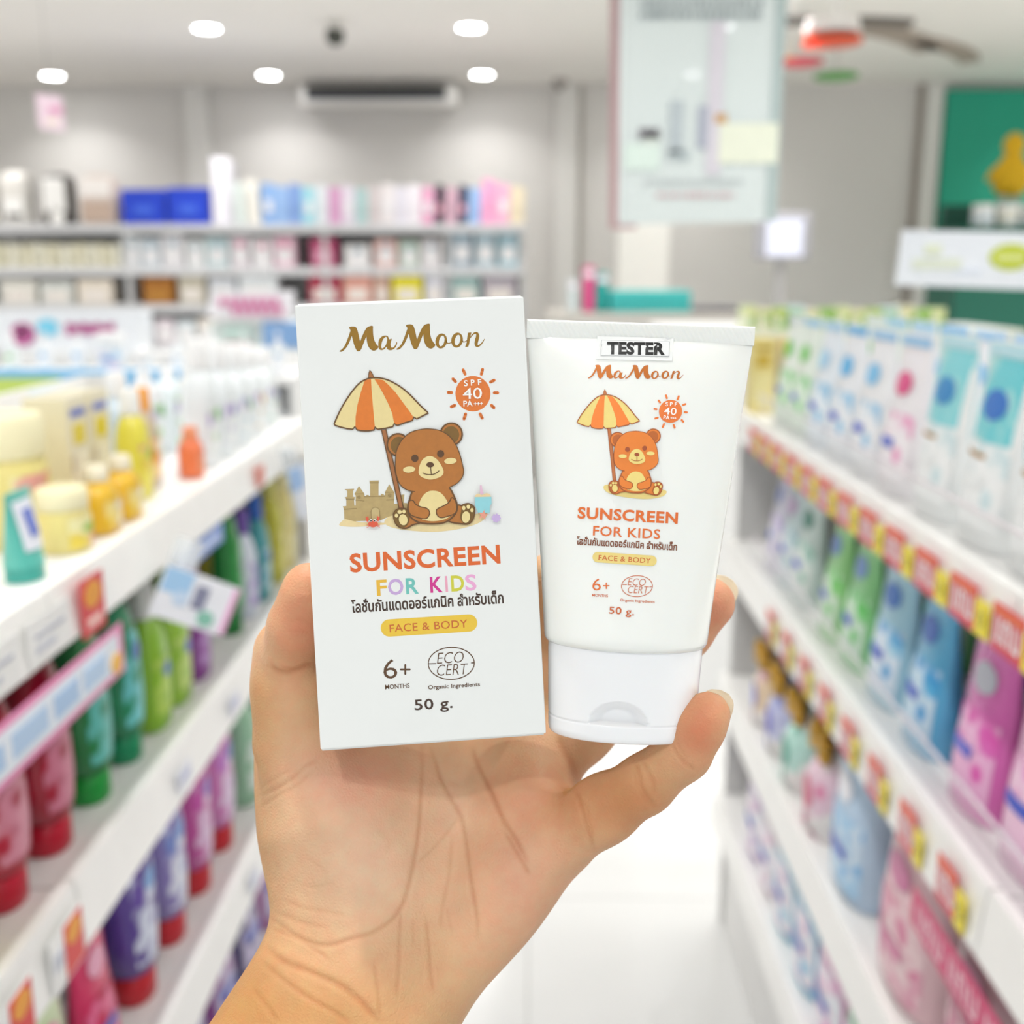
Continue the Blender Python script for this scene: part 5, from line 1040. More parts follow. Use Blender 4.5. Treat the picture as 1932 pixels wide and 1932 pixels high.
# crimp: flat seal with slanting ridges, thin sheet with front and back
mb = MB(); nx = 260; ny = 10; W2 = .0316; y0, y1 = .1108, .1160; fr = []; bk = []
for j in range(ny + 1):
    y = y0 + (y1 - y0) * j / ny
    for i in range(nx + 1):
        x = -W2 + 2 * W2 * i / nx; ph = (x * 1.0 + (y - y0) * .62) / .00142
        e = min(1, (y - y0) / .0010) * min(1, (y1 - y) / .0003 + .0)
        d = .00022 * (.5 + .5 * math.sin(2 * PI * ph)) * e * (1 if abs(x) < W2 - .0006 else .3)
        fr.append((x, y, .00075 + d)); bk.append((x, y, -.00055))
N_ = len(fr); q = lambda i, j: j * (nx + 1) + i
fs = [(q(i, j), q(i + 1, j), q(i + 1, j + 1), q(i, j + 1)) for j in range(ny) for i in range(nx)]
mb.add(fr + bk, fs + [tuple(N_ + k for k in f[::-1]) for f in fs] + [(q(i, ny), q(i + 1, ny), N_ + q(i + 1, ny), N_ + q(i, ny)) for i in range(nx)] + [(q(0, j), q(0, j + 1), N_ + q(0, j + 1), N_ + q(0, j)) for j in range(ny)] + [(q(nx, j + 1), q(nx, j), N_ + q(nx, j), N_ + q(nx, j + 1)) for j in range(ny)], tw_, True)
mb.build('crimped_seal', None, tb)
# cap with a half-round thumb recess and a closing seam
def cap_ab(v):
    t = v / .0258; return .0208 + .0010 * min(1, t * 1.1), .0140 + .0006 * t
mb = MB(); n = 220; rings = []
for v in [0, .0002, .0007, .0016] + list(np.linspace(.0024, .0262, 94)):
    a, b_ = cap_ab(v); k = .0011 * (1 - math.sqrt(max(0, 1 - max(0, 1 - v / .0016) ** 2))); g = .00018 * math.exp(-((v - .0052) / .00022) ** 2); r_ = []
    for i in range(n):
        t = 2 * PI * i / n; c, s_ = math.cos(t), math.sin(t); x = (a - k - g) * math.copysign(abs(c) ** (2 / 2.3), c); z = -(b_ - k - g) * math.copysign(abs(s_) ** (2 / 2.3), s_)
        if z > 0:
            xx = (x + .0014) / .0079; yy = (v - .0054) / .0066
            if v > .0054 and xx * xx + yy * yy < 1: z -= .0034 * min(1, (1 - math.sqrt(xx * xx + yy * yy)) * 2.2 + .14) * (1 - .55 * yy)
        r_.append((x, v, z))
    rings.append(r_)
mb.loft(rings, mat('#F1F1F2', .2, var=.01, coat=.4, sss=.1)); mb.build('flip_cap', None, tb)
# prints on the tube
def affine(src, dst):
    S_ = np.c_[np.array(src, float), np.ones(len(src))]; X, *_r = np.linalg.lstsq(S_, np.array(dst, float), rcond=None); return lambda p: tuple(np.array([p[0], p[1], 1.0]) @ X)
tf1 = affine([(697, 699), (631, 803), (807, 778), (892, 742.6), (850, 797), (764, 996), (893, 970), (811, 886)], [(1140.6, 737), (1090, 797), (1206, 794), (1265, 775), (1231.6, 808.6), (1159, 932), (1250, 924), (1200, 861)])
tf2 = affine(KL([(125, 378), (480, 95), (990, 350), (1145, 72), (1775, 240), (1570, 330)]), [(1110, 712), (1150, 690.5), (1201.4, 715), (1222, 688.5), (1290, 706), (1266, 716)])
TA = dict(base=9e-5, step=1.6e-5, cut=7.0)
A = Art(ST, tf2, **TA); draw_logo(A, mat('#B9661E', .35, .35, var=.1, scale=500, coat=.2)); A.build('logo_print', tb)['label'] = 'copper brand lettering'
A = Art(ST, tf1, **TA); draw_scene(A, (ink('#E9D27C', .04), ink('#F0802A', .04), ink('#E47E28', .04), ink('#A5541C'), ink('#B9601E', .06), ink('#A04A1E'), ink('#C0703A', .04), ink('#E8D080', .04)), False); A.build('bear_picture', tb)['label'] = 'orange bear and parasol picture'
A = Art(ST, tf1, **TA); draw_sun(A, ink('#E8772E', .04), ink('#FBF7F0'), 1); A.build('sun_badge', tb)['label'] = 'orange sun badge reading SPF 40 PA+++'
o1 = ink('#DD6A22', .04); o2 = ink('#C8602A', .04); TT = dict(base=1.1e-4, step=1.6e-5, cut=7.0)
A = Art(ST, **TT); A.text('SUNSCREEN', (1089.4, 977.2), (1278.4, 987.6), 20.5, o1, .03, spacing=1.06); A.text('FOR KIDS', (1118.5, 1009.8), (1245, 1016.8), 18, o1, .012, spacing=1.05); A.build('title_lettering', tb)['label'] = 'orange words SUNSCREEN FOR KIDS'
A = Art(ST, **TT); A.text('โลชั่นกันแดดออร์แกนิค สำหรับเด็ก', (1087.4, 1026.8), (1277, 1038.2), 12.5, ink('#7A3E1A'), .028, res=2); A.build('thai_lettering', tb)['label'] = 'brown Thai line'
A = Art(ST, **TT); pill(A, (1127.8, 1051), (1229.2, 1058), 9.9, ink('#E6CF7C', .04)); A.text('FACE & BODY', (1129, 1056.4), (1227.5, 1062.6), 9.6, o2, .008, spacing=1.05); A.build('yellow_pill_print', tb)['label'] = 'pale yellow band reading FACE & BODY'
A = Art(ST, **TT); A6(A, (1117.2, 1113.4), 16, 23, o1, (1143.8, 1105), 10.5); A.text('MONTHS', (1117.2, 1125), (1147, 1126.6), 5, o2, .012); A.text('50 g.', (1148.7, 1157.2), (1196, 1160.6), 13.2, o2, .012, spacing=1.05); A.build('age_and_weight_lettering', tb)
A = Art(ST, **TT); eco(A, (1201.8, 1105.8), 29.2, 19.8, 1.3, (1184, 1104.2), (1218, 1105.6), (1184.5, 1118.8), (1224, 1120), 14, (1169.8, 1134), (1235, 1137.6), 5, o2, [((1173.6, 1102.6), (1182, 1103)), ((1226, 1107), (1230, 1107.2))]); A.build('emblem_print', tb)['label'] = 'orange oval ECO CERT emblem'
A = Art(ST, base=1.0e-4, step=4e-5, cut=7.0); A.fill([(1127, 634), (1271, 638), (1268, 681), (1124, 678)], mat('#E9EAE8', .08, var=.01, coat=1.0)); A.fill([(1134.8, 641.3), (1263.6, 644), (1262.4, 672.6), (1133, 671.2)], mat('#B9BCBC', .25)); A.fill([(1135.6, 642.1), (1262.8, 644.8), (1261.6, 671.8), (1133.8, 670.4)], mat('#E6E7E6', .12, coat=1.0))
A.text('TESTER', (1145.2, 667.2), (1254.6, 668.6), 21.5, mat('#111312', .3), .045, spacing=1.02); A.build('tester_sticker', tb)['label'] = 'clear sticker with black word TESTER'
# ================================================================== the hand
def cp(px, py, D): return np.array([(px - 966) / F * D, (966 - py) / F * D, -D])
h = .00115
gx = np.arange(-.150, .074, h); gy = np.arange(-.250, -.004, h); gz = np.arange(-.372, -.215, h)
X, Y, Z = np.meshgrid(gx, gy, gz, indexing='ij'); X = X.astype(np.float32); Y = Y.astype(np.float32); Z = Z.astype(np.float32)
D_ = -Z; PX = 966 + F * X / D_; PY = 966 - F * Y / D_
# palm outline as seen from the camera, as a distance map
pal = smooth([(486, 1330), (481, 1370), (479, 1420), (480, 1500), (486, 1570), (496, 1640), (506, 1690), (509, 1735), (499, 1778), (470, 1830), (400, 1932), (330, 2040), (470, 2220), (720, 2160), (800, 2030), (866, 1928), (909, 1872), (1000, 1772), (1060, 1688), (1112, 1606), (1116, 1545), (1090, 1488), (1066, 1440), (1045, 1395), (1010, 1350), (900, 1325), (780, 1320), (660, 1325), (560, 1310)], 4)
def dist_poly(P, qx, qy):
    d = np.full(qx.shape, 1e9, np.float32); ins = np.zeros(qx.shape, bool); n = len(P)
    for i in range(n):
        ax, ay = P[i]; bx_, by_ = P[(i + 1) % n]; ex, ey = bx_ - ax, by_ - ay; wx, wy = qx - ax, qy - ay
        t = np.clip((wx * ex + wy * ey) / (ex * ex + ey * ey + 1e-9), 0, 1); d = np.minimum(d, (wx - ex * t) ** 2 + (wy - ey * t) ** 2)
        c = ((ay > qy) != (by_ > qy)) & (qx < (bx_ - ax) * (qy - ay) / (by_ - ay + 1e-12) + ax); ins ^= c
    return np.where(ins, -1, 1) * np.sqrt(d)
mpx = np.arange(-400, 1600, 8.0); mpy = np.arange(900, 3000, 8.0); QX, QY = np.meshgrid(mpx, mpy, indexing='ij'); DM = dist_poly(pal, QX, QY)
fx = np.clip((PX + 400) / 8, 0, len(mpx) - 1.01); fy = np.clip((PY - 900) / 8, 0, len(mpy) - 1.01); ix = fx.astype(np.int32); iy = fy.astype(np.int32); tx = fx - ix; ty = fy - iy
sd = DM[ix, iy] * (1 - tx) * (1 - ty) + DM[ix + 1, iy] * tx * (1 - ty) + DM[ix, iy + 1] * (1 - tx) * ty + DM[ix + 1, iy + 1] * tx * ty
sd = (sd * D_ / F).astype(np.float32)
def G(cx, cy, sx, sy, amp, rot=0.0, x=None, y=None):
    x = PX if x is None else x; y = PY if y is None else y; dx, dy = x - cx, y - cy; c, s_ = math.cos(rot), math.sin(rot)
    return amp * np.exp(-(((dx * c + dy * s_) / sx) ** 2 + ((-dx * s_ + dy * c) / sy) ** 2))
Df = .3400 - .036 * (PY - 1400) / 532
Df = Df - G(655, 1580, 140, 180, .0125, -.15) - G(985, 1640, 105, 150, .0075, .5) + G(860, 1510, 70, 200, .0045, .15) - G(1000, 1480, 70, 55, .0050) - G(860, 1400, 110, 60, .003) + G(600, 1800, 200, 45, .0022, .35) - G(640, 1900, 190, 110, .003)
th = .027
w = np.abs(D_ - (Df + th / 2)) - th / 2; r = .0105
q1 = np.maximum(sd + r, 0); q2 = np.maximum(w + r, 0); V = np.minimum(np.maximum(sd + r, w + r), 0) + np.sqrt(q1 * q1 + q2 * q2) - r
del q1, q2, w, fx, fy, ix, iy, tx, ty, sd, Df
def smin(a, b_, k): hh = np.clip(.5 + .5 * (b_ - a) / k, 0, 1); return b_ * (1 - hh) + a * hh - k * hh * (1 - hh)
def seg(a, b_, ra, rb, sq=None):
    a = np.asarray(a, np.float32); b_ = np.asarray(b_, np.float32); e = b_ - a; L2 = float(e @ e)
    t = np.clip(((X - a[0]) * e[0] + (Y - a[1]) * e[1] + (Z - a[2]) * e[2]) / L2, 0, 1)
    return np.sqrt((X - a[0] - t * e[0]) ** 2 + (Y - a[1] - t * e[1]) ** 2 + (Z - a[2] - t * e[2]) ** 2) - (ra + (rb - ra) * t)
def chain(pts, k=.004):
    out = None
    for (a, ra), (b_, rb) in zip(pts, pts[1:]):
        s_ = seg(a, b_, ra, rb); out = s_ if out is None else smin(out, s_, k)
    return out
pxr = lambda r_, D: r_ * D / F
def P3(px, py, D, r_): return (cp(px, py, D), pxr(r_, D))
little = [P3(1070, 1572, .327, 66), P3(1140, 1526, .320, 58), P3(1216, 1480, .313, 53), P3(1290, 1420, .306, 50), P3(1318, 1370, .3035, 49), P3(1336, 1346, .3025, 42)]
ring = [P3(1000, 1470, .349, 66), P3(1098, 1378, .3525, 58), P3(1190, 1290, .354, 56), P3(1290, 1192, .349, 50), P3(1338, 1138, .342, 49)]
middle = [P3(940, 1430, .350, 66), P3(1006, 1290, .360, 58), P3(1030, 1180, .361, 53), P3(1036, 1090, .356, 47)]
index = [P3(740, 1400, .350, 66), P3(775, 1230, .360, 58), P3(800, 1110, .361, 54), P3(815, 1020, .356, 48)]
thumb1 = [P3(620, 1520, .333, 120), P3(562, 1400, .333, 72), P3(554, 1300, .331, 69), P3(543, 1228, .330, 64)]
thumb2 = [P3(550, 1226, .3235, 56), P3(562, 1180, .3175, 53), P3(580, 1122, .3145, 47), P3(583, 1104, .3145, 42)]
V = smin(V, chain(little[:3], .006), .007); V = smin(V, chain(little[2:], .003), .0035)
V = smin(V, chain(ring), .0055); V = smin(V, chain(middle), .006); V = smin(V, chain(index), .006)
V = smin(V, chain(thumb1, .008), .009); V = smin(V, chain(thumb2, .004), .0022)
# wrist and forearm run down and back towards the person holding the camera
arm = smin(seg(cp(640, 1900, .321), np.array([-.118, -.262, -.235]), .0235, .029), seg(cp(720, 1850, .322), np.array([-.098, -.262, -.240]), .0200, .028), .012)
V = smin(V, arm, .012)
def surface_nets(V):
    s_ = V < 0; nx, ny, nz = V.shape; c = np.zeros((nx - 1, ny - 1, nz - 1), np.int8)
    for i in (0, 1):
        for j in (0, 1):
            for k in (0, 1): c += s_[i:nx - 1 + i, j:ny - 1 + j, k:nz - 1 + k]
    act = (c > 0) & (c < 8); I = np.argwhere(act); idx = -np.ones(act.shape, np.int64); idx[act] = np.arange(len(I)); P = np.zeros((len(I), 3)); n = np.zeros(len(I))
    cor = [(i, j, k) for i in (0, 1) for j in (0, 1) for k in (0, 1)]
    for a in range(8):
        for b_ in range(a + 1, 8):
            A_, B_ = np.array(cor[a]), np.array(cor[b_])
            if abs(A_ - B_).sum() != 1: continue
            va = V[tuple((I + A_).T)]; vb = V[tuple((I + B_).T)]; m = (va < 0) != (vb < 0); t = np.where(m, va / np.where(m, va - vb, 1), 0)
            P += np.where(m[:, None], (I + A_) + (B_ - A_) * t[:, None], 0); n += m
    P /= n[:, None]; faces = []
    for ax in range(3):
        sl0 = [slice(None)] * 3; sl1 = [slice(None)] * 3; sl0[ax] = slice(0, -1); sl1[ax] = slice(1, None); a_ = s_[tuple(sl0)]; b_ = s_[tuple(sl1)]; E = np.argwhere(a_ != b_); o1, o2 = [(1, 2), (2, 0), (0, 1)][ax]
        E = E[(E[:, o1] > 0) & (E[:, o2] > 0) & (E[:, o1] < V.shape[o1] - 1) & (E[:, o2] < V.shape[o2] - 1)]; flip = a_[tuple(E.T)]
        def at(d1, d2): q_ = E.copy(); q_[:, o1] += d1; q_[:, o2] += d2; return idx[tuple(q_.T)]
        f = np.stack([at(-1, -1), at(0, -1), at(0, 0), at(-1, 0)], 1); f[~flip] = f[~flip][:, ::-1]; faces.append(f)
    return P, np.concatenate(faces)
Pv, Fq = surface_nets(V)
Pv = np.stack([gx[0] + Pv[:, 0] * h, gy[0] + Pv[:, 1] * h, gz[0] + Pv[:, 2] * h], 1)
del V, X, Y, Z, PX, PY, D_, arm
def lap(P, Fq, it, lam):
    for _ in range(it):
        acc = np.zeros_like(P); cnt = np.zeros(len(P))
        for a, b_ in ((0, 1), (1, 2), (2, 3), (3, 0)):
            for s_, t in ((a, b_), (b_, a)): np.add.at(acc, Fq[:, s_], P[Fq[:, t]]); np.add.at(cnt, Fq[:, s_], 1)
        P = P + lam * (acc / np.maximum(cnt, 1)[:, None] - P)
    return P
Pv = lap(Pv, Fq, 3, .5)
def subdivide(P, Fq):
    E = np.concatenate([Fq[:, [0, 1]], Fq[:, [1, 2]], Fq[:, [2, 3]], Fq[:, [3, 0]]]); Es = np.sort(E, 1); key = Es[:, 0] * len(P) + Es[:, 1]; u, first, inv = np.unique(key, return_index=True, return_inverse=True)
    em = (P[Es[first, 0]] + P[Es[first, 1]]) / 2; fm = P[Fq].mean(1); n = len(P); m = len(u); nf = len(Fq); e = inv.reshape(4, nf).T + n; c = n + m + np.arange(nf)
    return np.concatenate([P, em, fm]), np.concatenate([np.stack([Fq[:, k], e[:, k], c, e[:, (k + 3) % 4]], 1) for k in range(4)])
Pv, Fq = subdivide(Pv, Fq); Pv = lap(Pv, Fq, 4, .5)
def vnormals(P, Fq):
    a = P[Fq[:, 2]] - P[Fq[:, 0]]; b_ = P[Fq[:, 3]] - P[Fq[:, 1]]; n = np.cross(a, b_); N = np.zeros_like(P)
    for k in range(4): np.add.at(N, Fq[:, k], n)
    return N / np.maximum(1e-12, np.linalg.norm(N, axis=1))[:, None]
N = vnormals(Pv, Fq)
if (N * (Pv - Pv.mean(0))).sum() < 0: Fq = Fq[:, ::-1]; N = -N
px = 966 + F * Pv[:, 0] / -Pv[:, 2]; py = 966 - F * Pv[:, 1] / -Pv[:, 2]
front = N[:, 2] > .05
CRE = []   # creases: points in the frame, width px, depth mm
def C6(pts): return [(400 + x / 3.22, 1400 + y / 3.22) for x, y in pts]
def C7(pts): return [(950 + x / 3.22, 1050 + y / 3.22) for x, y in pts]
def C5(pts): return [(400 + x / 3.864, 1000 + y / 3.864) for x, y in pts]
CRE += [(C6([(1275, 20), (1278, 180), (1268, 420), (1245, 650), (1190, 900), (1150, 1000), (1090, 1080), (980, 1150), (860, 1190), (700, 1235), (560, 1200), (440, 1130), (370, 1080)]), 4.5, .42),
        (C6([(1330, 40), (1360, 120), (1400, 240), (1470, 370), (1510, 450), (1540, 600), (1560, 760), (1580, 900), (1610, 1080), (1610, 1200)]), 4.2, .40),
        (C6([(1580, 40), (1620, 150), (1700, 320), (1760, 460), (1850, 600), (1920, 740)]), 5, .52),
        (C7([(0, 1660), (60, 1760), (120, 1860), (160, 1932)]), 4.5, .4),
        (C6([(1500, 450), (1420, 560), (1330, 660), (1240, 740)]), 3, .22), (C6([(1460, 560), (1440, 800), (1400, 1000), (1390, 1130)]), 3.4, .26),
        (C6([(1150, 1010), (1140, 1200), (1135, 1400), (1120, 1560)]), 3.4, .30), (C6([(1300, 1050), (1320, 1250), (1330, 1400), (1345, 1520)]), 3.6, .32),
        (C6([(985, 1330), (1000, 1450), (1015, 1560), (1020, 1680)]), 3.6, .30), (C6([(1220, 1070), (1228, 1240)]), 2.6, .18), (C6([(1420, 1000), (1460, 1160)]), 2.6, .16),
        (C6([(340, 1260), (430, 1330), (560, 1380), (680, 1430), (800, 1490), (900, 1570), (970, 1650), (1030, 1713)]), 6, .75),
        (C6([(300, 1330), (440, 1450), (600, 1560), (740, 1640), (850, 1713)]), 5, .38), (C6([(250, 1500), (330, 1600), (400, 1700)]), 5, .28),
        (C6([(360, 1130), (480, 1180), (600, 1240), (720, 1330)]), 4, .26), (C6([(400, 1040), (560, 1100), (700, 1130)]), 4, .18), (C6([(430, 960), (560, 1010), (690, 1030), (850, 1060)]), 4, .16),
        (C6([(290, 330), (400, 280), (500, 210), (580, 140), (650, 110)]), 4, .26), (C6([(290, 400), (400, 330), (520, 260), (600, 190)]), 3.6, .18), (C6([(280, 300), (380, 220), (480, 170)]), 3, .15),
        (C6([(1000, 520), (1080, 600), (1060, 680)]), 7, .12), (C6([(560, 700), (660, 760), (700, 830), (640, 900)]), 3, .12), (C6([(480, 830), (600, 880), (760, 850)]), 3, .12),
        (C7([(800, 1250), (825, 1330), (850, 1420), (930, 1530)]), 4.4, .34), (C7([(845, 1240), (880, 1310), (910, 1380), (915, 1440)]), 4, .26), (C7([(790, 1290), (810, 1380), (840, 1440), (880, 1500)]), 3.4, .2),
        (C7([(1020, 1130), (1050, 1190), (1100, 1250), (1170, 1300)]), 3.6, .32), (C7([(1050, 1120), (1080, 1180), (1120, 1230)]), 3, .2),
        (C7([(440, 1420), (470, 1510), (500, 1620), (550, 1780)]), 4.6, .36), (C7([(500, 1500), (520, 1600), (545, 1700)]), 3, .18),
        (C5([(430, 985), (470, 1020), (540, 1040), (610, 1025), (700, 985), (745, 975)]), 5, .65), (C5([(500, 990), (600, 1015), (700, 960)]), 3.4, .2),
        (C5([(560, 660), (640, 655), (720, 690)]), 3, .14), (C5([(560, 740), (650, 740), (720, 760)]), 3, .12), (C7([(330, 1080), (370, 1180), (410, 1260), (440, 1350)]), 8, .5)]
disp = np.zeros(len(Pv)); cr = np.zeros(len(Pv))
fi = np.where(front & (px > 380) & (px < 1420) & (py > 1040) & (py < 1990))[0]
for pts, wd_, dp in CRE:
    pts = np.array(smooth(pts, 3, False)); lo = pts.min(0) - 20; hi = pts.max(0) + 20
    s_ = fi[(px[fi] > lo[0]) & (px[fi] < hi[0]) & (py[fi] > lo[1]) & (py[fi] < hi[1])]; d = np.full(len(s_), 1e9); tt = np.zeros(len(s_))
    for i in range(len(pts) - 1):
        a, b_ = pts[i], pts[i + 1]; e = b_ - a; t = np.clip(((px[s_] - a[0]) * e[0] + (py[s_] - a[1]) * e[1]) / (e @ e + 1e-9), 0, 1); dd = np.hypot(px[s_] - a[0] - e[0] * t, py[s_] - a[1] - e[1] * t); m = dd < d; d[m] = dd[m]; tt[m] = (i + t[m]) / (len(pts) - 1)
    fade = np.clip(tt * 5 + .25, 0, 1) * np.clip((1 - tt) * 5 + .25, 0, 1); g = np.exp(-(d / wd_) ** 2) * fade
    if 'C' and dp > .6: pass
    disp[s_] -= dp * .00062 * g - dp * .00016 * np.exp(-((d - 2.3 * wd_) / (1.3 * wd_)) ** 2) * fade; cr[s_] = np.maximum(cr[s_], g * min(1, dp / .5))
deep = Pv[:, 2] < -.339   # the creases belong to the palm side, not to the fingers behind
Pv = Pv + N * (disp * 1.0)[:, None]
# skin tones
def gg(cx, cy, sx, sy, amp, rot=0.0): return np.clip(G(cx, cy, sx, sy, amp, rot, px, py), 0, 1)[:, None]
base = np.array(srgb('#D9AE86')); pink = np.array(srgb('#DDA48E')); pale = np.array(srgb('#E2BFA4')); red = np.array(srgb('#C9714F')); tan = np.array(srgb('#BD8A52')); crc = np.array(srgb('#AC6230'))
colr = np.tile(base, (len(Pv), 1))
def blend(c_, a_): 
    global colr; colr = colr * (1 - a_) + c_ * a_
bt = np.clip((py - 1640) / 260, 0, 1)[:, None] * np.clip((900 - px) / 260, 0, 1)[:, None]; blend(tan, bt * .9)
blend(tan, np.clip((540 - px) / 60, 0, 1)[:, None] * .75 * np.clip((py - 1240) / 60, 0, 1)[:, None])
blend(pale, gg(700, 1620, 150, 170, .8)); blend(pink, gg(660, 1470, 110, 70, .75)); blend(pink, gg(980, 1650, 110, 170, .55)); blend(pale, gg(850, 1530, 80, 60, .5)); blend(np.array(srgb('#D99C7C')), gg(1000, 1500, 80, 60, .6))
blend(np.array(srgb('#C08050')), gg(1175, 1515, 130, 80, .8)); blend(red, gg(1318, 1380, 48, 62, .75)); blend(np.array(srgb('#D98A66')), gg(1330, 1330, 45, 40, .5)); blend(np.array(srgb('#D98E70')), gg(1355, 1150, 60, 90, .8)); blend(np.array(srgb('#CC8262')), gg(565, 1180, 60, 90, .8)); blend(np.array(srgb('#D8926E')), gg(575, 1090, 40, 40, .5))
blend(crc, np.clip(cr, 0, 1)[:, None] * .38)
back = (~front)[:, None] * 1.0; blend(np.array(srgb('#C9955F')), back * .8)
me = bpy.data.meshes.new('hand'); org = cp(800, 1560, .335)
me.from_pydata([tuple(p) for p in (Pv - org)], [], [tuple(int(k) for k in f) for f in Fq])
me.polygons.foreach_set('use_smooth', [True] * len(me.polygons))
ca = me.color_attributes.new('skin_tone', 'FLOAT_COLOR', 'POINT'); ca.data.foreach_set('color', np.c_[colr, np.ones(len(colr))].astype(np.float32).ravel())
sk = bpy.data.materials.new('skin'); sk.use_nodes = True; nt = sk.node_tree; b = nt.nodes['Principled BSDF']
at_ = nt.nodes.new('ShaderNodeAttribute'); at_.attribute_name = 'skin_tone'; tc = nt.nodes.new('ShaderNodeTexCoord')
n1_ = nt.nodes.new('ShaderNodeTexNoise'); n1_.inputs['Scale'].default_value = 90; n1_.inputs['Detail'].default_value = 5; nt.links.new(tc.outputs['Object'], n1_.inputs['Vector'])
mr = nt.nodes.new('ShaderNodeMapRange'); mr.inputs[3].default_value = .86; mr.inputs[4].default_value = 1.12; nt.links.new(n1_.outputs['Fac'], mr.inputs[0])
vm = nt.nodes.new('ShaderNodeVectorMath'); vm.operation = 'SCALE'; nt.links.new(at_.outputs['Color'], vm.inputs[0]); nt.links.new(mr.outputs[0], vm.inputs['Scale']); n3_ = nt.nodes.new('ShaderNodeTexNoise'); n3_.inputs['Scale'].default_value = 260; n3_.inputs['Detail'].default_value = 4; nt.links.new(tc.outputs['Object'], n3_.inputs['Vector'])
cr3 = nt.nodes.new('ShaderNodeMix'); cr3.data_type = 'RGBA'; cr3.blend_type = 'MULTIPLY'; cr3.inputs[0].default_value = 1.0
rm3 = nt.nodes.new('ShaderNodeValToRGB'); rm3.color_ramp.elements[0].position = .35; rm3.color_ramp.elements[1].position = .65; rm3.color_ramp.elements[0].color = (1.0, .93, .91, 1); rm3.color_ramp.elements[1].color = (.97, 1.0, .97, 1)
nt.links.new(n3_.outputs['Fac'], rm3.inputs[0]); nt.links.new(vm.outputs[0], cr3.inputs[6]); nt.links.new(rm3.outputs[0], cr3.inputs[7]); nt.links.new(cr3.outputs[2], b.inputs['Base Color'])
b.inputs['Roughness'].default_value = .50; b.inputs['Specular IOR Level'].default_value = .35; b.inputs['Subsurface Weight'].default_value = .25; b.inputs['Subsurface Scale'].default_value = .003; b.inputs['Subsurface Radius'].default_value = (1, .45, .25)
vo = nt.nodes.new('ShaderNodeTexVoronoi'); vo.inputs['Scale'].default_value = 900; vo.feature = 'DISTANCE_TO_EDGE'; nt.links.new(tc.outputs['Object'], vo.inputs['Vector'])
n2_ = nt.nodes.new('ShaderNodeTexNoise'); n2_.inputs['Scale'].default_value = 350; n2_.inputs['Detail'].default_value = 4; nt.links.new(tc.outputs['Object'], n2_.inputs['Vector'])
ad = nt.nodes.new('ShaderNodeMath'); nt.links.new(vo.outputs['Distance'], ad.inputs[0]); nt.links.new(n2_.outputs['Fac'], ad.inputs[1])
bp = nt.nodes.new('ShaderNodeBump'); bp.inputs['Strength'].default_value = .55; bp.inputs['Distance'].default_value = .0003; nt.links.new(ad.outputs[0], bp.inputs['Height']); nt.links.new(bp.outputs[0], b.inputs['Normal'])
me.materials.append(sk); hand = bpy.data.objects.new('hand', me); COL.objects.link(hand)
hand.matrix_world = CM @ Matrix.Translation(Vector(org)); tag(hand, 'open left hand and wrist holding up the white carton and the white tube', 'hand')
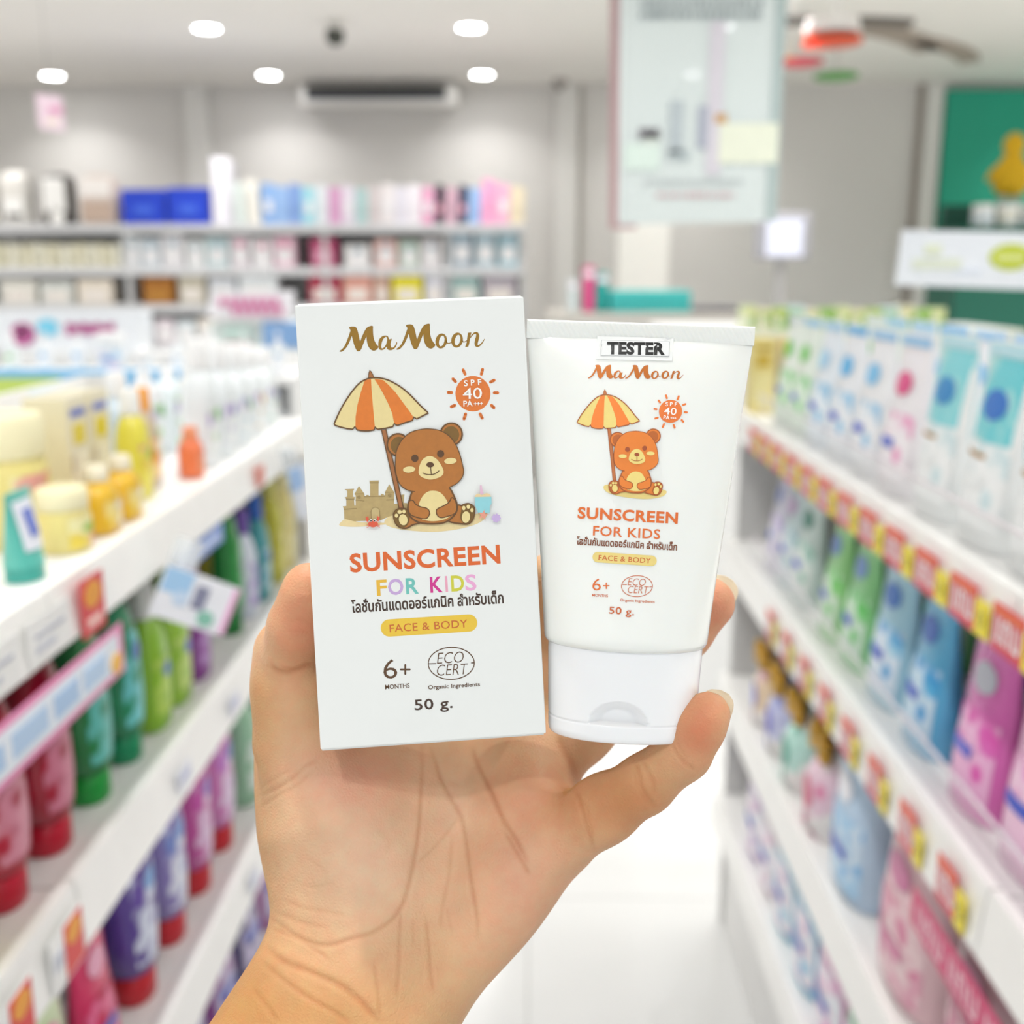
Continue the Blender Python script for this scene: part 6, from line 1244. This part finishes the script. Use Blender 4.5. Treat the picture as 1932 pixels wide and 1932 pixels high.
# fingernails: thin curved plates
nailm = bpy.data.materials.new('fingernail'); nailm.use_nodes = True; nt = nailm.node_tree; b = nt.nodes['Principled BSDF']; b.inputs['Base Color'].default_value = (*srgb('#F3E6CC'), 1); b.inputs['Roughness'].default_value = .2
tl = nt.nodes.new('ShaderNodeBsdfTranslucent'); tl.inputs[0].default_value = (*srgb('#FFF8EA'), 1); ms_ = nt.nodes.new('ShaderNodeMixShader'); ms_.inputs[0].default_value = .8
nt.links.new(b.outputs[0], ms_.inputs[1]); nt.links.new(tl.outputs[0], ms_.inputs[2]); nt.links.new(ms_.outputs[0], nt.nodes['Material Output'].inputs[0])
def nail(tip, along, out, wd_, ln, lab, lift=0.0, cv=1.25):
    t = Vector(along).normalized(); o_ = Vector(out); o_ = (o_ - t * o_.dot(t)).normalized(); sdv = t.cross(o_); mb = MB(); nx, ny = 14, 14; top = []; bot = []
    Rr = wd_ / 2 / math.sin(cv / 2 * 1.0)
    for j in range(ny + 1):
        v = j / ny; y = (v - 1) * ln; wf = 1.0 if v < .72 else math.sqrt(max(0.02, 1 - ((v - .72) / .28) ** 2 * .93)); wf *= .9 + .1 * min(1, v * 3)
        for i in range(nx + 1):
            a = (i / nx - .5) * cv * wf; x = Rr * math.sin(a); z = Rr * (math.cos(a) - 1) - .06 * ln * ((v - .4) * 1.6) ** 2
            for lst, dz in ((top, 0.0), (bot, -.0004)): lst.append(Vector(tip) + sdv * x + t * y + o_ * (z + lift + dz))
    q = lambda i, j: j * (nx + 1) + i; n = len(top); fs = [(q(i, j), q(i + 1, j), q(i + 1, j + 1), q(i, j + 1)) for j in range(ny) for i in range(nx)]
    bd = [q(i, 0) for i in range(nx)] + [q(nx, j) for j in range(ny)] + [q(nx - i, ny) for i in range(nx)] + [q(0, ny - j) for j in range(ny)]
    mb.add(top + bot, fs + [tuple(n + k for k in f[::-1]) for f in fs] + [(bd[k], bd[(k + 1) % len(bd)], n + bd[(k + 1) % len(bd)], n + bd[k]) for k in range(len(bd))], nailm, True)
    o = mb.build('fingernail', None, hand); o.location = -Vector(org); o['label'] = lab; return o
nail(cp(1371, 1306, .3055), cp(1371, 1306, .3055) - cp(1346, 1372, .3065), (.80, .10, -.62), .0108, .0125, 'pale nail of the little finger')
nail(cp(1378, 1090, .348), cp(1378, 1090, .348) - cp(1352, 1150, .352), (.70, .30, -.65), .0112, .0125, 'pale nail of the ring finger')
nail(cp(541, 1080, .3165), cp(541, 1080, .3165) - cp(519, 1158, .3200), (-.92, .20, -.25), .0120, .0125, 'thumbnail seen edge-on')

# ------------------------------------------------------------------ marks printed on a label, card or board belong to that part
HOST = {'badge': ('label', 'box_body'), 'lettering': ('label', 'red_card', 'card', 'board', 'strip', 'tube_body'), 'round_mark': ('yellow_card',), 'oval_mark': ('card',), 'orange_band': ('red_card',),
        'emblem': ('board', 'box_body'), 'screen': ('casing',), 'picture': ('board',), 'lens': ('trim_ring',), 'ribbon_knot': ('ribbon_bow',), 'louver': ('casing',)}
for o in [x for x in COL.objects if x.parent is not None]:
    k = o.name.split('.')[0]; p = o.parent
    if k in HOST and p.get('category'):
        for h in HOST[k]:
            c = [q for q in p.children if q.name.split('.')[0] == h]
            if len(c) == 1 and c[0] is not o and tuple(c[0].location) == (0, 0, 0): o.parent = c[0]; break
